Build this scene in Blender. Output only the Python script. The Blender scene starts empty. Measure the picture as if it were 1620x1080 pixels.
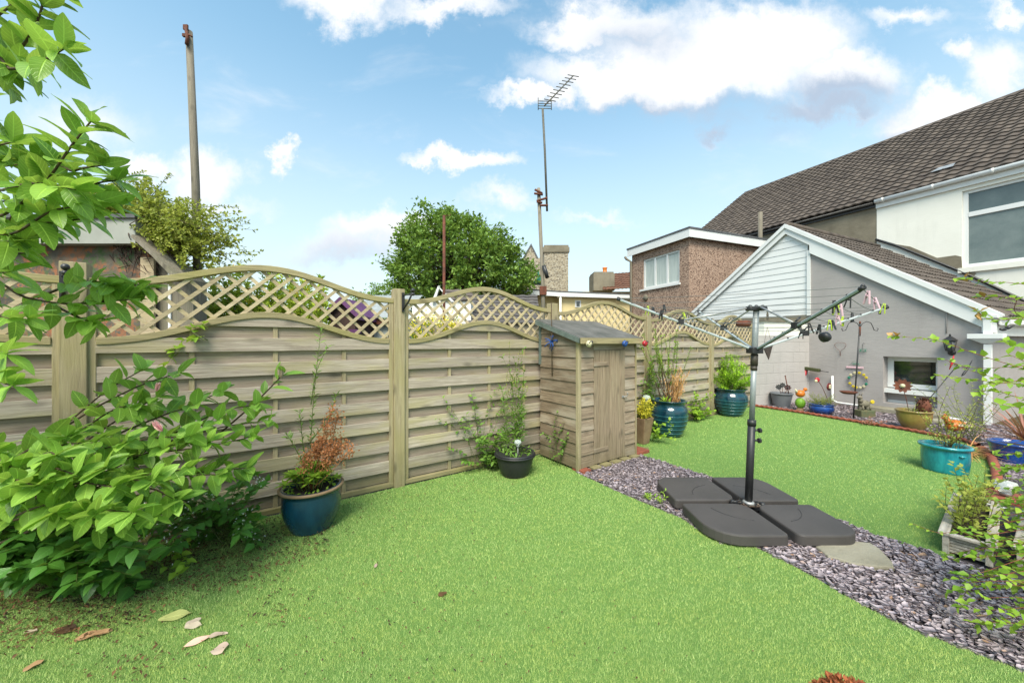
import bpy, math, random
import numpy as np
from mathutils import Vector, Matrix
random.seed(7); np.random.seed(7)
R = math.radians
sc = bpy.context.scene
COL = sc.collection
# ------------------------------------------------------------------ camera, sky, sun, exposure
F, CH = 570.0, 1.37                       # focal length in photo pixels, eye height
cd = bpy.data.cameras.new("camera"); cam = bpy.data.objects.new("camera", cd); COL.objects.link(cam)
cam.location = (0, 0, CH); cam.rotation_euler = (R(90), 0, 0)
cd.sensor_width = 36; cd.lens = 36 * F / 1620; cd.clip_start = 0.02; cd.clip_end = 3000
sc.camera = cam
sc.view_settings.view_transform = 'Standard'; sc.view_settings.look = 'None'
sc.view_settings.exposure = EXPOSURE = 0.95
sc.view_settings.gamma = 1
SUN_EL, SUN_AZ = 52, 189                  # azimuth measured clockwise from +Y (view direction)
sd = bpy.data.lights.new("sun", 'SUN'); sun = bpy.data.objects.new("sun", sd); COL.objects.link(sun)
sd.energy = 2.9; sd.angle = R(30); sd.color = (1.0, 0.92, 0.78)
_el, _az = R(SUN_EL), R(SUN_AZ)
_sv = Vector((math.sin(_az) * math.cos(_el), math.cos(_az) * math.cos(_el), math.sin(_el)))
sun.rotation_euler = _sv.to_track_quat('Z', 'Y').to_euler()

def lin(r, g, b, k=1.0):
    f = lambda v: ((v / 255 + .055) / 1.055) ** 2.4 if v / 255 > .04045 else v / 255 / 12.92
    return (f(r) * k, f(g) * k, f(b) * k, 1)

def make_world():
    w = bpy.data.worlds.new("World"); sc.world = w; w.use_nodes = True
    nt = w.node_tree; N = nt.nodes; L = nt.links; N.clear()
    def n(t, **k):
        o = N.new(t)
        for a, v in k.items(): setattr(o, a, v)
        return o
    def val(sock, v):
        if isinstance(v, (int, float, tuple)): sock.default_value = v
        else: L.new(v, sock)
    def M(op, a, b=0.0, c=None, clamp=False):
        o = n('ShaderNodeMath', operation=op); o.use_clamp = clamp
        val(o.inputs[0], a); val(o.inputs[1], b)
        if c is not None: val(o.inputs[2], c)
        return o.outputs[0]
    def VM(op, a, b, out=0):
        o = n('ShaderNodeVectorMath', operation=op); val(o.inputs[0], a); val(o.inputs[1], b); return o.outputs[out]
    def mix(f, a, b):
        o = n('ShaderNodeMix', data_type='RGBA'); val(o.inputs[0], f); val(o.inputs[6], a); val(o.inputs[7], b); return o.outputs[2]
    def sstep(x, a, b):
        o = n('ShaderNodeMapRange', interpolation_type='SMOOTHSTEP'); val(o.inputs[0], x)
        o.inputs[1].default_value = a; o.inputs[2].default_value = b; return o.outputs[0]
    out = n('ShaderNodeOutputWorld'); bg = n('ShaderNodeBackground'); L.new(bg.outputs[0], out.inputs[0])
    bg.inputs[1].default_value = 0.12
    sky = n('ShaderNodeTexSky', sky_type='NISHITA'); sky.sun_disc = False
    sky.sun_elevation = R(SUN_EL); sky.sun_rotation = R(SUN_AZ)
    sky.air_density = 1.0; sky.dust_density = 0.6; sky.ozone_density = 2.0
    tc = n('ShaderNodeTexCoord'); sep = n('ShaderNodeSeparateXYZ'); L.new(tc.outputs['Generated'], sep.inputs[0])
    X, Y, Z = sep.outputs
    Yp = M('MAXIMUM', M('ABSOLUTE', Y), 0.12)
    cmb = n('ShaderNodeCombineXYZ'); L.new(M('DIVIDE', X, Yp), cmb.inputs[0]); L.new(M('DIVIDE', Z, Yp), cmb.inputs[1])
    uv = cmb.outputs[0]
    def noise(scale, detail, rough, vec, dist=0.0, color=False):
        o = n('ShaderNodeTexNoise'); L.new(vec, o.inputs['Vector']); o.inputs['Scale'].default_value = scale
        o.inputs['Detail'].default_value = detail; o.inputs['Roughness'].default_value = rough
        o.inputs['Distortion'].default_value = dist
        return o.outputs[1 if color else 0]
    warp = VM('MULTIPLY', VM('SUBTRACT', noise(5.5, 8, .66, uv, color=True), (.5, .5, .5)), (.30, .28, 0))
    wuv = VM('ADD', uv, warp)
    def blob(vec, cx, cy, rx, ry):
        d = VM('SUBTRACT', vec, ((cx - 810) / F, (540 - cy) / F, 0)); d = VM('MULTIPLY', d, (F / rx, F / ry, 0))
        return M('SUBTRACT', 1.0, VM('LENGTH', d, (0, 0, 0), 1))
    def field(vec, lst):
        cur = None
        for b in lst:
            v = blob(vec, *b[:4])
            if len(b) > 4: v = M('MULTIPLY', v, b[4])
            cur = v if cur is None else M('MAXIMUM', cur, v)
        return cur
    clouds = [(1120, 100, 270, 95), (1200, 60, 200, 70), (980, 120, 200, 60), (1000, 40, 180, 55, .8), (1010, 140, 170, 38), (930, 45, 110, 40), (1240, 70, 150, 70), (850, 158, 95, 22, .8),
              (1330, 125, 130, 62), (1300, 175, 110, 34, .9), (1500, 180, 130, 42), (1575, 110, 60, 75, .8), (1530, 80, 45, 26, .7),
              (735, 243, 115, 26), (690, 250, 60, 15, .8), (443, 248, 26, 28), (320, 275, 85, 60), (225, 262, 60, 34, .8),
              (625, 365, 130, 46), (560, 395, 140, 40, .7), (1460, 205, 120, 45, .9), (790, 318, 80, 26, .5), (540, 12, 95, 48), (700, 8, 140, 30, .8), (1130, 205, 45, 20, .6),
              (1440, 20, 90, 25, .6), (1590, 10, 50, 24, .8), (940, 340, 90, 14, .4), (330, 330, 120, 22, .5), (120, 200, 120, 60, .5)]
    dens = sstep(field(wuv, clouds), -0.06, 0.66)
    wisp = sstep(noise(2.2, 7, .6, VM('MULTIPLY', uv, (1, 2.4, 0)), .4), .52, .8)
    dens = M('MAXIMUM', dens, M('MULTIPLY', wisp, .42))
    grey = [(1130, 190, 330, 46), (1330, 160, 120, 50, .8), (560, 420, 300, 60, .35), (1010, 60, 120, 40, .3), (1450, 230, 120, 30, .5)]
    gm = M('MULTIPLY', sstep(field(VM('ADD', uv, VM('MULTIPLY', warp, (.6, .6, 0))), grey), -0.1, 0.5), .95)
    cn = noise(7.0, 5, .55, wuv)
    ccol = mix(gm, (4.7, 4.75, 4.85, 1), (2.1, 2.6, 3.3, 1))
    ccol = mix(M('MULTIPLY', sstep(cn, .45, .75), .22), ccol, (3.4, 3.9, 4.5, 1))
    # milky horizon
    el = M('DIVIDE', Z, M('MAXIMUM', M('SQRT', M('ADD', M('MULTIPLY', X, X), M('MULTIPLY', Y, Y))), .01))
    haze = M('POWER', M('SUBTRACT', 1.0, sstep(el, -0.1, 0.85)), 1.15)
    base = mix(1.0, sky.outputs[0], sky.outputs[0])
    tint = n('ShaderNodeMix', data_type='RGBA', blend_type='MULTIPLY'); tint.inputs[0].default_value = 1
    L.new(base, tint.inputs[6]); tint.inputs[7].default_value = SKY_TINT
    sk = mix(M('MULTIPLY', haze, .92), tint.outputs[2], (3.5, 3.65, 3.7, 1))
    sk = mix(dens, sk, ccol)
    L.new(sk, bg.inputs[0])
SKY_TINT = (1.45, 1.66, 1.34, 1)
make_world()

# ------------------------------------------------------------------ helpers
def W(px, py, Y): return Vector(((px - 810) / F * Y, Y, CH - (py - 540) / F * Y))
def G(px, py, z=0.0):
    Y = (CH - z) * F / (py - 540); return Vector(((px - 810) / F * Y, Y, z))

class MB:
    def __init__(s): s.v = []; s.f = []; s.r = []; s.uv = []; s.sm = []
    def add(s, vs, fs, rnd=None, uvs=None, smooth=False):
        b = len(s.v); s.v.extend([tuple(x) for x in vs])
        s.uv.extend(uvs if uvs is not None else [(0.0, 0.0)] * len(vs))
        rnd = random.random() if rnd is None else rnd
        for q in fs: s.f.append(tuple(b + i for i in q)); s.r.append(rnd); s.sm.append(smooth)
    def box(s, lo, hi, M=None, rnd=None):
        x0, y0, z0 = lo; x1, y1, z1 = hi
        vs = [Vector(p) for p in ((x0,y0,z0),(x1,y0,z0),(x1,y1,z0),(x0,y1,z0),(x0,y0,z1),(x1,y0,z1),(x1,y1,z1),(x0,y1,z1))]
        if M is not None: vs = [M @ p for p in vs]
        s.add(vs, [(0,3,2,1),(4,5,6,7),(0,1,5,4),(1,2,6,5),(2,3,7,6),(3,0,4,7)], rnd)
    def prism(s, pts, y0, y1, rnd=None, M=None):      # polygon in (x,z), extruded along y
        n = len(pts); vs = [Vector((p[0], y0, p[1])) for p in pts] + [Vector((p[0], y1, p[1])) for p in pts]
        if M is not None: vs = [M @ p for p in vs]
        fs = [tuple(range(n)), tuple(range(2*n-1, n-1, -1))] + [(i, i+n, (i+1) % n + n, (i+1) % n) for i in range(n)]
        s.add(vs, fs, rnd)
    def slab(s, out, z0, z1, bev=0.0, rnd=None, M=None, wob=0):   # plan outline (ccw) extruded up with a rounded top edge
        n = len(out); rings = []
        nor = []
        for i in range(n):
            a, b, c = Vector(out[i-1][:2]), Vector(out[i][:2]), Vector(out[(i+1) % n][:2])
            t = (c - a).normalized(); nor.append(Vector((-t.y, t.x)))
        for (off, z) in ([(0, z0), (0, z1)] if bev == 0 else [(bev*.4, z0), (0, z0+bev*.5), (0, z1-bev), (bev*.3, z1-bev*.3), (bev, z1)]):
            rings.append([Vector((out[i][0] + nor[i].x*off, out[i][1] + nor[i].y*off, z)) for i in range(n)])
        vs = [p for r in rings for p in r]
        if M is not None: vs = [M @ p for p in vs]
        k = len(rings)
        fs = [tuple(range(n-1, -1, -1)), tuple(range((k-1)*n, k*n))]
        for j in range(k-1): fs += [(j*n+i, j*n+(i+1) % n, (j+1)*n+(i+1) % n, (j+1)*n+i) for i in range(n)]
        s.add(vs, fs, rnd)
    def tube(s, pts, r, seg=8, rnd=None, cap=True, r1=None, smooth=True):
        pts = [Vector(p) for p in pts]; n = len(pts)
        rs = r if isinstance(r, (list, tuple)) else [r + ((r1 if r1 is not None else r) - r) * i / (n-1) for i in range(n)]
        t = (pts[1] - pts[0]).normalized(); u = t.orthogonal().normalized(); vs = []
        for i, p in enumerate(pts):
            tn = (pts[min(i+1, n-1)] - pts[max(i-1, 0)]).normalized()
            u = (u - tn * u.dot(tn)); u = u.normalized() if u.length > 1e-6 else tn.orthogonal().normalized()
            w = tn.cross(u)
            for k in range(seg):
                a = 2*math.pi*k/seg; vs.append(p + (u*math.cos(a) + w*math.sin(a)) * rs[i])
        fs = [(i*seg+k, i*seg+(k+1) % seg, (i+1)*seg+(k+1) % seg, (i+1)*seg+k) for i in range(n-1) for k in range(seg)]
        if cap: fs += [tuple(range(seg-1, -1, -1)), tuple(range((n-1)*seg, n*seg))]
        s.add(vs, fs, rnd, smooth=smooth)
    def lathe(s, prof, seg=40, M=None, rnd=None, sx=1, sy=1, smooth=True):   # prof: (r, z) list
        vs = []
        for (r, z) in prof:
            for k in range(seg):
                a = 2*math.pi*k/seg; p = Vector((r*math.cos(a)*sx, r*math.sin(a)*sy, z)); vs.append(M @ p if M is not None else p)
        n = len(prof)
        fs = [(i*seg+k, i*seg+(k+1) % seg, (i+1)*seg+(k+1) % seg, (i+1)*seg+k) for i in range(n-1) for k in range(seg)]
        fs.append(tuple(range(seg-1, -1, -1))); fs.append(tuple(range((n-1)*seg, n*seg)))
        s.add(vs, fs, rnd, smooth=smooth)
    def ball(s, c, r, seg=12, rings=8, sc_=(1,1,1), rnd=None):
        c = Vector(c); vs = []
        for j in range(rings+1):
            th = math.pi*j/rings
            for k in range(seg):
                a = 2*math.pi*k/seg
                vs.append(c + Vector((r*math.sin(th)*math.cos(a)*sc_[0], r*math.sin(th)*math.sin(a)*sc_[1], -r*math.cos(th)*sc_[2])))
        fs = [(j*seg+k, j*seg+(k+1) % seg, (j+1)*seg+(k+1) % seg, (j+1)*seg+k) for j in range(rings) for k in range(seg)]
        s.add(vs, fs, rnd, smooth=True)
    def leaf(s, p, d, up, L, Wd, bend=.25, fold=.25, seg=4, rnd=None, shape=0, wave=0.0):
        p = Vector(p); d = Vector(d).normalized(); up = Vector(up)
        side = d.cross(up)
        side = side.normalized() if side.length > 1e-4 else d.orthogonal().normalized()
        nn = side.cross(d).normalized(); vs = []; uvs = []; ph = random.random()*6
        if seg == 1:
            m = p + d*L*.45
            vs = [p, m + side*Wd*.5 + nn*fold*Wd*.5, p + d*L - nn*bend*L*.5, m - side*Wd*.5 + nn*fold*Wd*.5]
            s.add(vs, [(0, 1, 2), (0, 2, 3)], rnd, [(0,.5),(.45,1),(1,.5),(.45,0)]); return
        for i in range(seg+1):
            t = i/seg
            if shape == 0: w = max(0, math.sin(math.pi*t**.92))**.62 * (1-.12*t) * (1 if t < .85 else .8)
            elif shape == 1: w = (math.sin(math.pi*t**.6)**.8) * (1-.1*t)      # heart / ovate
            else: w = min(1, t*6) * (1-t)**.6                                     # strap
            w = w*Wd*.5 if 0 < i < seg else Wd*(.03 if i else .05)
            c = p + d*(L*t) - nn*(bend*L*t*t)
            wv = nn*(wave*Wd*math.sin(t*9+ph))
            vs += [c + side*w + nn*(fold*w) + wv, c, c - side*w + nn*(fold*w) - wv]
            uvs += [(t, 1), (t, .5), (t, 0)]
        fs = []
        for i in range(seg):
            a = i*3; fs += [(a, a+3, a+4, a+1), (a+1, a+4, a+5, a+2)]
        s.add(vs, fs, rnd, uvs, smooth=True)
    def build(s, name, m, parent=None, world=True, bevel=0):
        me = bpy.data.meshes.new(name); me.from_pydata(s.v, [], s.f); me.materials.append(m)
        at = me.attributes.new('rnd', 'FLOAT', 'FACE'); at.data.foreach_set('value', s.r)
        me.polygons.foreach_set('use_smooth', s.sm)
        uvl = me.uv_layers.new(name='uv'); idx = np.empty(len(me.loops), dtype=np.int32); me.loops.foreach_get('vertex_index', idx)
        uvl.data.foreach_set('uv', np.array(s.uv, dtype=np.float32)[idx].ravel())
        me.update()
        o = bpy.data.objects.new(name, me); COL.objects.link(o)
        if parent is not None:
            o.parent = parent
            if world: o.matrix_parent_inverse = Matrix(parent['_m']).inverted() if '_m' in parent else Matrix.Identity(4)
        if bevel:
            b = o.modifiers.new('bevel', 'BEVEL'); b.width = bevel; b.segments = 2; b.limit_method = 'ANGLE'; b.angle_limit = R(50)
        return o
_mats = {}
def _reg(o, loc, rot):
    _mats[o.name] = Matrix.Translation(loc) @ Matrix.Rotation(rot, 4, 'Z')
def thing(name, label, cat, loc=(0,0,0), rot=0, group=None):
    o = bpy.data.objects.new(name, None); COL.objects.link(o); o.location = loc; o.rotation_euler = (0,0,rot)
    o.empty_display_size = .1
    o['label'] = label; o['category'] = cat
    if group: o['group'] = group
    _reg(o, loc, rot); return o
def part(mb, name, m, parent, world=False, bevel=0, label=None):
    o = mb.build(name, m, None, bevel=bevel); o.parent = parent
    if world: o.matrix_parent_inverse = _mats[parent.name].inverted()
    if label: o['label'] = label
    return o
def sub(mb, name, m, parent, bevel=0, label=None):   # under a part (which sits at its thing's origin)
    o = mb.build(name, m, None, bevel=bevel); o.parent = parent; 
    if label: o['label'] = label
    o.matrix_parent_inverse = Matrix.Identity(4); return o
def tag(o, label, cat, group=None, kind=None):
    if label: o['label'] = label
    if cat: o['category'] = cat
    if group: o['group'] = group
    if kind: o['kind'] = kind
    return o
def struct(mb, name, m): o = mb.build(name, m); o['kind'] = 'structure'; return o
def dup(o, loc=None, rot=None, label=None):
    c = o.copy(); COL.objects.link(c)
    if loc is not None: c.location = loc
    if rot is not None: c.rotation_euler = (0, 0, rot)
    if label: c['label'] = label
    for ch in [x for x in bpy.data.objects if x.parent == o]:
        d = dup(ch); d.parent = c
    return c

# ------------------------------------------------------------------ materials
class NT:
    def __init__(s, name):
        s.m = bpy.data.materials.new(name); s.m.use_nodes = True; s.t = s.m.node_tree; s.t.nodes.clear()
        s.out = s.n('ShaderNodeOutputMaterial'); s.p = s.n('ShaderNodeBsdfPrincipled'); s.L(s.p.outputs[0], s.out.inputs[0])
        s.co = s.n('ShaderNodeTexCoord')
    def n(s, t, **k):
        o = s.t.nodes.new(t)
        for a, v in k.items(): setattr(o, a, v)
        return o
    def L(s, a, b): s.t.links.new(a, b)
    def set(s, sock, v):
        if isinstance(v, (int, float, tuple)): sock.default_value = v
        else: s.L(v, sock)
    def vec(s, scale=(1,1,1), which='Object'):
        m = s.n('ShaderNodeMapping'); s.L(s.co.outputs[which], m.inputs[0]); m.inputs['Scale'].default_value = scale; return m.outputs[0]
    def noise(s, v, scale, detail=4, rough=.55, dist=0):
        o = s.n('ShaderNodeTexNoise'); s.L(v, o.inputs[0]); o.inputs['Scale'].default_value = scale
        o.inputs['Detail'].default_value = detail; o.inputs['Roughness'].default_value = rough; o.inputs['Distortion'].default_value = dist
        return o.outputs[0]
    def voro(s, v, scale, feature='F1', out=0):
        o = s.n('ShaderNodeTexVoronoi', feature=feature); s.L(v, o.inputs[0]); o.inputs['Scale'].default_value = scale; return o.outputs[out]
    def ramp(s, f, a, b):
        o = s.n('ShaderNodeMapRange'); s.set(o.inputs[0], f); o.inputs[1].default_value = a; o.inputs[2].default_value = b; return o.outputs[0]
    def mix(s, f, a, b, bt='MIX'):
        o = s.n('ShaderNodeMix', data_type='RGBA', blend_type=bt); s.set(o.inputs[0], f); s.set(o.inputs[6], a); s.set(o.inputs[7], b); return o.outputs[2]
    def math(s, op, a, b=0.0):
        o = s.n('ShaderNodeMath', operation=op); s.set(o.inputs[0], a); s.set(o.inputs[1], b); return o.outputs[0]
    def attr(s): o = s.n('ShaderNodeAttribute'); o.attribute_name = 'rnd'; return o.outputs['Fac']
    def bump(s, h, strength=.5, dist=.01):
        o = s.n('ShaderNodeBump'); o.inputs['Strength'].default_value = strength; o.inputs['Distance'].default_value = dist
        s.L(h, o.inputs['Height']); s.L(o.outputs[0], s.p.inputs['Normal']); return o.outputs[0]
    def col(s, v): s.set(s.p.inputs['Base Color'], v)
    def rough(s, v): s.set(s.p.inputs['Roughness'], v)

def plain(name, c1, c2=None, scale=8, rough=.6, bump=.2, bscale=None, stretch=(1,1,1), bd=.004, metal=0, coat=0, rv=.25, spec=.5):
    k = NT(name); c2 = c2 or tuple(x*.75 for x in c1[:3]) + (1,)
    v = k.vec(stretch); nz = k.noise(v, scale, 6, .6)
    c = k.mix(k.ramp(nz, .3, .7), c1, c2)
    c = k.mix(k.math('MULTIPLY', k.attr(), rv), c, tuple(x*.55 for x in c1[:3]) + (1,))
    k.col(c); k.rough(rough); k.p.inputs['Metallic'].default_value = metal; k.p.inputs['Coat Weight'].default_value = coat
    k.p.inputs['Coat Roughness'].default_value = .08; k.p.inputs['Specular IOR Level'].default_value = spec
    if bump: k.bump(k.noise(v, bscale or scale*6, 4), bump, bd)
    return k.m

def wood(name, c1, c2, calgae, axis=0, algae=.5, grain=1.0, rough=.85, rv=.35, damp=.45):
    k = NT(name); st = [26, 26, 26]; st[axis] = 1.2
    seedv = k.n('ShaderNodeVectorMath', operation='ADD'); k.L(k.co.outputs['Object'], seedv.inputs[0])
    cx = k.n('ShaderNodeCombineXYZ'); r = k.attr()
    for i in range(3): k.L(k.math('MULTIPLY', r, 37.0 + 11*i), cx.inputs[i])
    k.L(cx.outputs[0], seedv.inputs[1])
    mp = k.n('ShaderNodeMapping'); k.L(seedv.outputs[0], mp.inputs[0]); mp.inputs['Scale'].default_value = st
    g = k.noise(mp.outputs[0], 2.2*grain, 7, .68, .6)
    c = k.mix(k.ramp(g, .32, .68), c1, c2)
    mp2 = k.n('ShaderNodeMapping'); k.L(seedv.outputs[0], mp2.inputs[0]); s2 = [6, 6, 6]; s2[axis] = 1.5; mp2.inputs['Scale'].default_value = s2
    a = k.noise(mp2.outputs[0], 1.1, 4, .55)
    c = k.mix(k.math('MULTIPLY', k.ramp(a, .48, .66), algae), c, calgae)
    # knots
    mp3 = k.n('ShaderNodeMapping'); k.L(seedv.outputs[0], mp3.inputs[0]); s3 = [7, 7, 7]; s3[axis] = 3.0; mp3.inputs['Scale'].default_value = s3
    kn = k.voro(mp3.outputs[0], 1.0)
    c = k.mix(k.math('MULTIPLY', k.math('SUBTRACT', 1.0, k.ramp(kn, .07, .22)), .75), c, tuple(x*.3 for x in c1[:3]) + (1,))
    c = k.mix(k.math('MULTIPLY', r, rv), c, tuple(x*.45 for x in c2[:3]) + (1,))
    sz = k.n('ShaderNodeSeparateXYZ'); k.L(k.co.outputs['Object'], sz.inputs[0])     # damp algae and splash dirt near the ground
    dn = k.noise(k.vec((1,1,1)), 5.0, 5, .65)
    c = k.mix(k.math('MULTIPLY', k.math('SUBTRACT', 1.0, k.ramp(k.math('ADD', sz.outputs[2], k.math('MULTIPLY', dn, .5)), .22, .62)), damp), c, lin(96, 98, 56, .7))
    k.col(c); k.rough(rough); k.p.inputs['Specular IOR Level'].default_value = .25
    k.bump(g, .8, .005); return k.m

def leafm(name, c1, c2, trans=.35, rough=.42, vein=0.0, spots=0, spec=.35):
    k = NT(name); r = k.attr(); v = k.vec()
    c = k.mix(r, c1, c2)
    c = k.mix(k.ramp(k.noise(v, 3.0, 3), .35, .7), c, k.mix(.5, c, tuple(x*1.35 for x in c2[:3]) + (1,)))
    if vein:
        uvn = k.n('ShaderNodeSeparateXYZ'); k.L(k.co.outputs['UV'], uvn.inputs[0])
        dy = k.math('ABSOLUTE', k.math('SUBTRACT', uvn.outputs[1], .5))
        mid = k.math('SUBTRACT', 1.0, k.ramp(dy, .01, .05))
        ph = k.math('FRACT', k.math('MULTIPLY', k.math('SUBTRACT', uvn.outputs[0], k.math('MULTIPLY', dy, .45)), 8.0))
        sv = k.math('SUBTRACT', 1.0, k.ramp(k.math('ABSOLUTE', k.math('SUBTRACT', ph, .5)), .0, .12))
        vn = k.math('MAXIMUM', mid, k.math('MULTIPLY', sv, .5))
        c = k.mix(k.math('MULTIPLY', vn, vein), c, tuple(min(1, x*2.2) for x in c2[:3]) + (1,))
        k.bump(k.math('SUBTRACT', 1.0, vn), .35, .003)
    k.col(c); k.rough(rough); k.p.inputs['Specular IOR Level'].default_value = spec
    if trans:
        tr = k.n('ShaderNodeBsdfTranslucent'); k.L(k.mix(.35, c, (.5, .6, .08, 1)), tr.inputs[0])
        ms = k.n('ShaderNodeMixShader'); ms.inputs[0].default_value = trans
        k.L(k.p.outputs[0], ms.inputs[1]); k.L(tr.outputs[0], ms.inputs[2]); k.L(ms.outputs[0], k.out.inputs[0])
    return k.m

def glaze(name, c1, c2, rough=.14, scale=3):
    k = NT(name); v = k.vec((1, 1, .35)); nz = k.noise(v, scale*3, 6, .6)
    c = k.mix(k.ramp(nz, .3, .7), c1, c2)
    sp = k.noise(k.vec(), 90, 2); c = k.mix(k.math('MULTIPLY', k.ramp(sp, .62, .75), .5), c, tuple(x*.4 for x in c1[:3]) + (1,))
    k.col(c); k.rough(rough); k.p.inputs['Coat Weight'].default_value = .5; k.p.inputs['Coat Roughness'].default_value = .08
    k.bump(k.noise(k.vec(), 25, 3), .12, .004); return k.m

def glassm(name, c=(.05, .07, .08, 1), rough=.08):
    k = NT(name); v = k.vec((1,1,1)); k.col(k.mix(k.ramp(k.noise(v, 1.4, 2), .35, .65), c, tuple(x*1.8 for x in c[:3]) + (1,)))
    k.rough(rough); k.p.inputs['Specular IOR Level'].default_value = .9; k.p.inputs['Coat Weight'].default_value = .6; k.p.inputs['Coat Roughness'].default_value = rough; return k.m

def rendm(name, c1, c2, bscale=45, bump=.5, stain=.3, bd=.006, blocks=False):
    k = NT(name); v = k.vec(); n1 = k.noise(v, 1.3, 5, .6); c = k.mix(k.ramp(n1, .35, .7), c1, c2)
    st = k.noise(k.vec((3, 3, .5)), 1.2, 6, .65); c = k.mix(k.math('MULTIPLY', k.ramp(st, .55, .8), stain), c, tuple(x*.45 for x in c1[:3]) + (1,))
    k.col(c); k.rough(.9); k.p.inputs['Specular IOR Level'].default_value = .2
    h = k.noise(v, bscale, 6, .7); h2 = k.noise(k.vec((6, 6, 22)), 1.0, 4, .6)
    hh = k.math('ADD', h, k.math('MULTIPLY', h2, 1.5))
    if blocks:
        b = k.n('ShaderNodeTexBrick'); mp = k.n('ShaderNodeMapping'); mp.inputs['Rotation'].default_value = (R(90), 0, 0)
        k.L(k.co.outputs['Object'], mp.inputs[0]); k.L(mp.outputs[0], b.inputs[0]); b.inputs['Scale'].default_value = 1
        b.inputs['Brick Width'].default_value = .45; b.inputs['Row Height'].default_value = .225; b.inputs['Mortar Size'].default_value = .009
        b.inputs['Mortar Smooth'].default_value = .5
        w = k.noise(v, 3.5, 4)
        c = k.mix(k.math('MULTIPLY', b.outputs['Fac'], k.ramp(w, .42, .72)), c, tuple(x*.62 for x in c1[:3]) + (1,)); k.col(c)
        hh = k.math('SUBTRACT', hh, k.math('MULTIPLY', b.outputs['Fac'], 2.0))
    k.bump(hh, bump, bd); return k.m

def pebbled(name, c1, c2, c3, scale=60):
    k = NT(name); v = k.vec(); vo = k.n('ShaderNodeTexVoronoi'); k.L(v, vo.inputs[0]); vo.inputs['Scale'].default_value = scale
    sp = k.n('ShaderNodeSeparateColor'); k.L(vo.outputs['Color'], sp.inputs[0])
    c = k.mix(sp.outputs[0], c1, c2); c = k.mix(k.ramp(sp.outputs[1], .75, .9), c, c3)
    st = k.noise(k.vec((2.5, 2.5, .6)), 1.0, 5); c = k.mix(k.math('MULTIPLY', k.ramp(st, .5, .75), .4), c, tuple(x*.5 for x in c1[:3]) + (1,))
    k.col(c); k.rough(.9); k.bump(vo.outputs['Distance'], .8, .01); return k.m

def stonem(name, c1, c2, mort, scale=3.2, squash=1.8):
    k = NT(name); v0 = k.vec((1, 1, squash)); wv = k.n('ShaderNodeVectorMath', operation='ADD'); k.L(v0, wv.inputs[0])
    nn = k.n('ShaderNodeTexNoise'); k.L(v0, nn.inputs[0]); nn.inputs['Scale'].default_value = 2
    sc2 = k.n('ShaderNodeVectorMath', operation='SCALE'); k.L(nn.outputs[1], sc2.inputs[0]); sc2.inputs['Scale'].default_value = .25; k.L(sc2.outputs[0], wv.inputs[1])
    vo = k.n('ShaderNodeTexVoronoi'); k.L(wv.outputs[0], vo.inputs[0]); vo.inputs['Scale'].default_value = scale
    ve = k.n('ShaderNodeTexVoronoi', feature='DISTANCE_TO_EDGE'); k.L(wv.outputs[0], ve.inputs[0]); ve.inputs['Scale'].default_value = scale
    sp = k.n('ShaderNodeSeparateColor'); k.L(vo.outputs['Color'], sp.inputs[0])
    c = k.mix(sp.outputs[0], c1, c2); c = k.mix(k.ramp(ve.outputs['Distance'], .09, .03), c, mort)
    k.col(c); k.rough(.9); k.bump(ve.outputs['Distance'], .7, .04); return k.m

m_board = wood('weathered_board', lin(214,200,184,.92), lin(158,144,130,.85), lin(188,178,116,.88), 0, .5, rv=.35)
m_board2 = wood('weathered_board_dark', lin(192,176,158,.88), lin(150,134,118,.82), lin(172,162,112,.84), 0, .5)
m_rail = wood('green_rail', lin(188,174,132,.87), lin(154,142,110,.82), lin(166,158,94,.83), 0, .6, rv=.25)
m_post = wood('green_post', lin(192,178,144,.87), lin(154,140,112,.8), lin(168,158,106,.82), 2, .5, rv=.2)
m_latt = wood('lattice_wood', lin(220,202,170,.92), lin(184,166,134,.86), lin(190,174,120,.86), 0, .45, rv=.4)
m_shedh = wood('shed_board', lin(186,166,142,.86), lin(134,116,98,.78), lin(212,202,184,.84), 0, .5, 1.4, rv=.3)
m_shedv = wood('shed_door_board', lin(188,168,142,.86), lin(138,120,98,.78), lin(170,156,128,.82), 2, .4, 1.2, rv=.35)
m_oldgrey = wood('old_grey_wood', lin(156,148,132,.85), lin(120,112,100,.8), lin(128,128,98,.8), 2, .4, rv=.2)
m_white = plain('white_upvc', (.74,.75,.74,1), (.68,.69,.68,1), 2, .35, .04, 20, rv=.05)
m_whitew = rendm('white_wall_render', (.80,.79,.72,1), (.74,.73,.66,1), 30, .3, .22)
m_grey = rendm('grey_masonry_paint', lin(180,174,172,.82), lin(168,163,161,.8), 40, .5, .3, .006)
m_greyb = rendm('grey_painted_block', lin(190,185,182,.88), lin(180,175,172,.86), 40, .4, .15, .008, True)
m_cement = rendm('old_cement_render', lin(150,142,124,.8), lin(120,112,96,.75), 50, .7, .4)
m_pebble = pebbled('brown_pebbledash', lin(150,122,104,.85), lin(196,168,148,.85), lin(84,62,50,.8), 38)
m_tile = plain('concrete_tile', lin(132,120,110,.68), lin(84,76,72,.6), 2.5, .85, .6, 60, rv=.45, bd=.004, spec=.2)
m_tile_red = plain('red_brown_tile', lin(150,105,80,.7), lin(110,76,60,.6), 4, .85, .4, 50, rv=.4)
m_slate_roof = plain('grey_roof_sheet', lin(120,120,122,.7), lin(86,88,92,.6), 3, .7, .3, 40, rv=.3)
m_cream = rendm('cream_render', lin(240,222,170,.85), lin(228,208,156,.85), 30, .3, .08)
m_stone = stonem('rubble_stone', lin(176,162,138,.8), lin(120,108,92,.7), lin(196,188,170,.8), 5.0, 1.9)
m_glass = glassm('window_glass', (.16, .20, .21, 1), .2)
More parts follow.
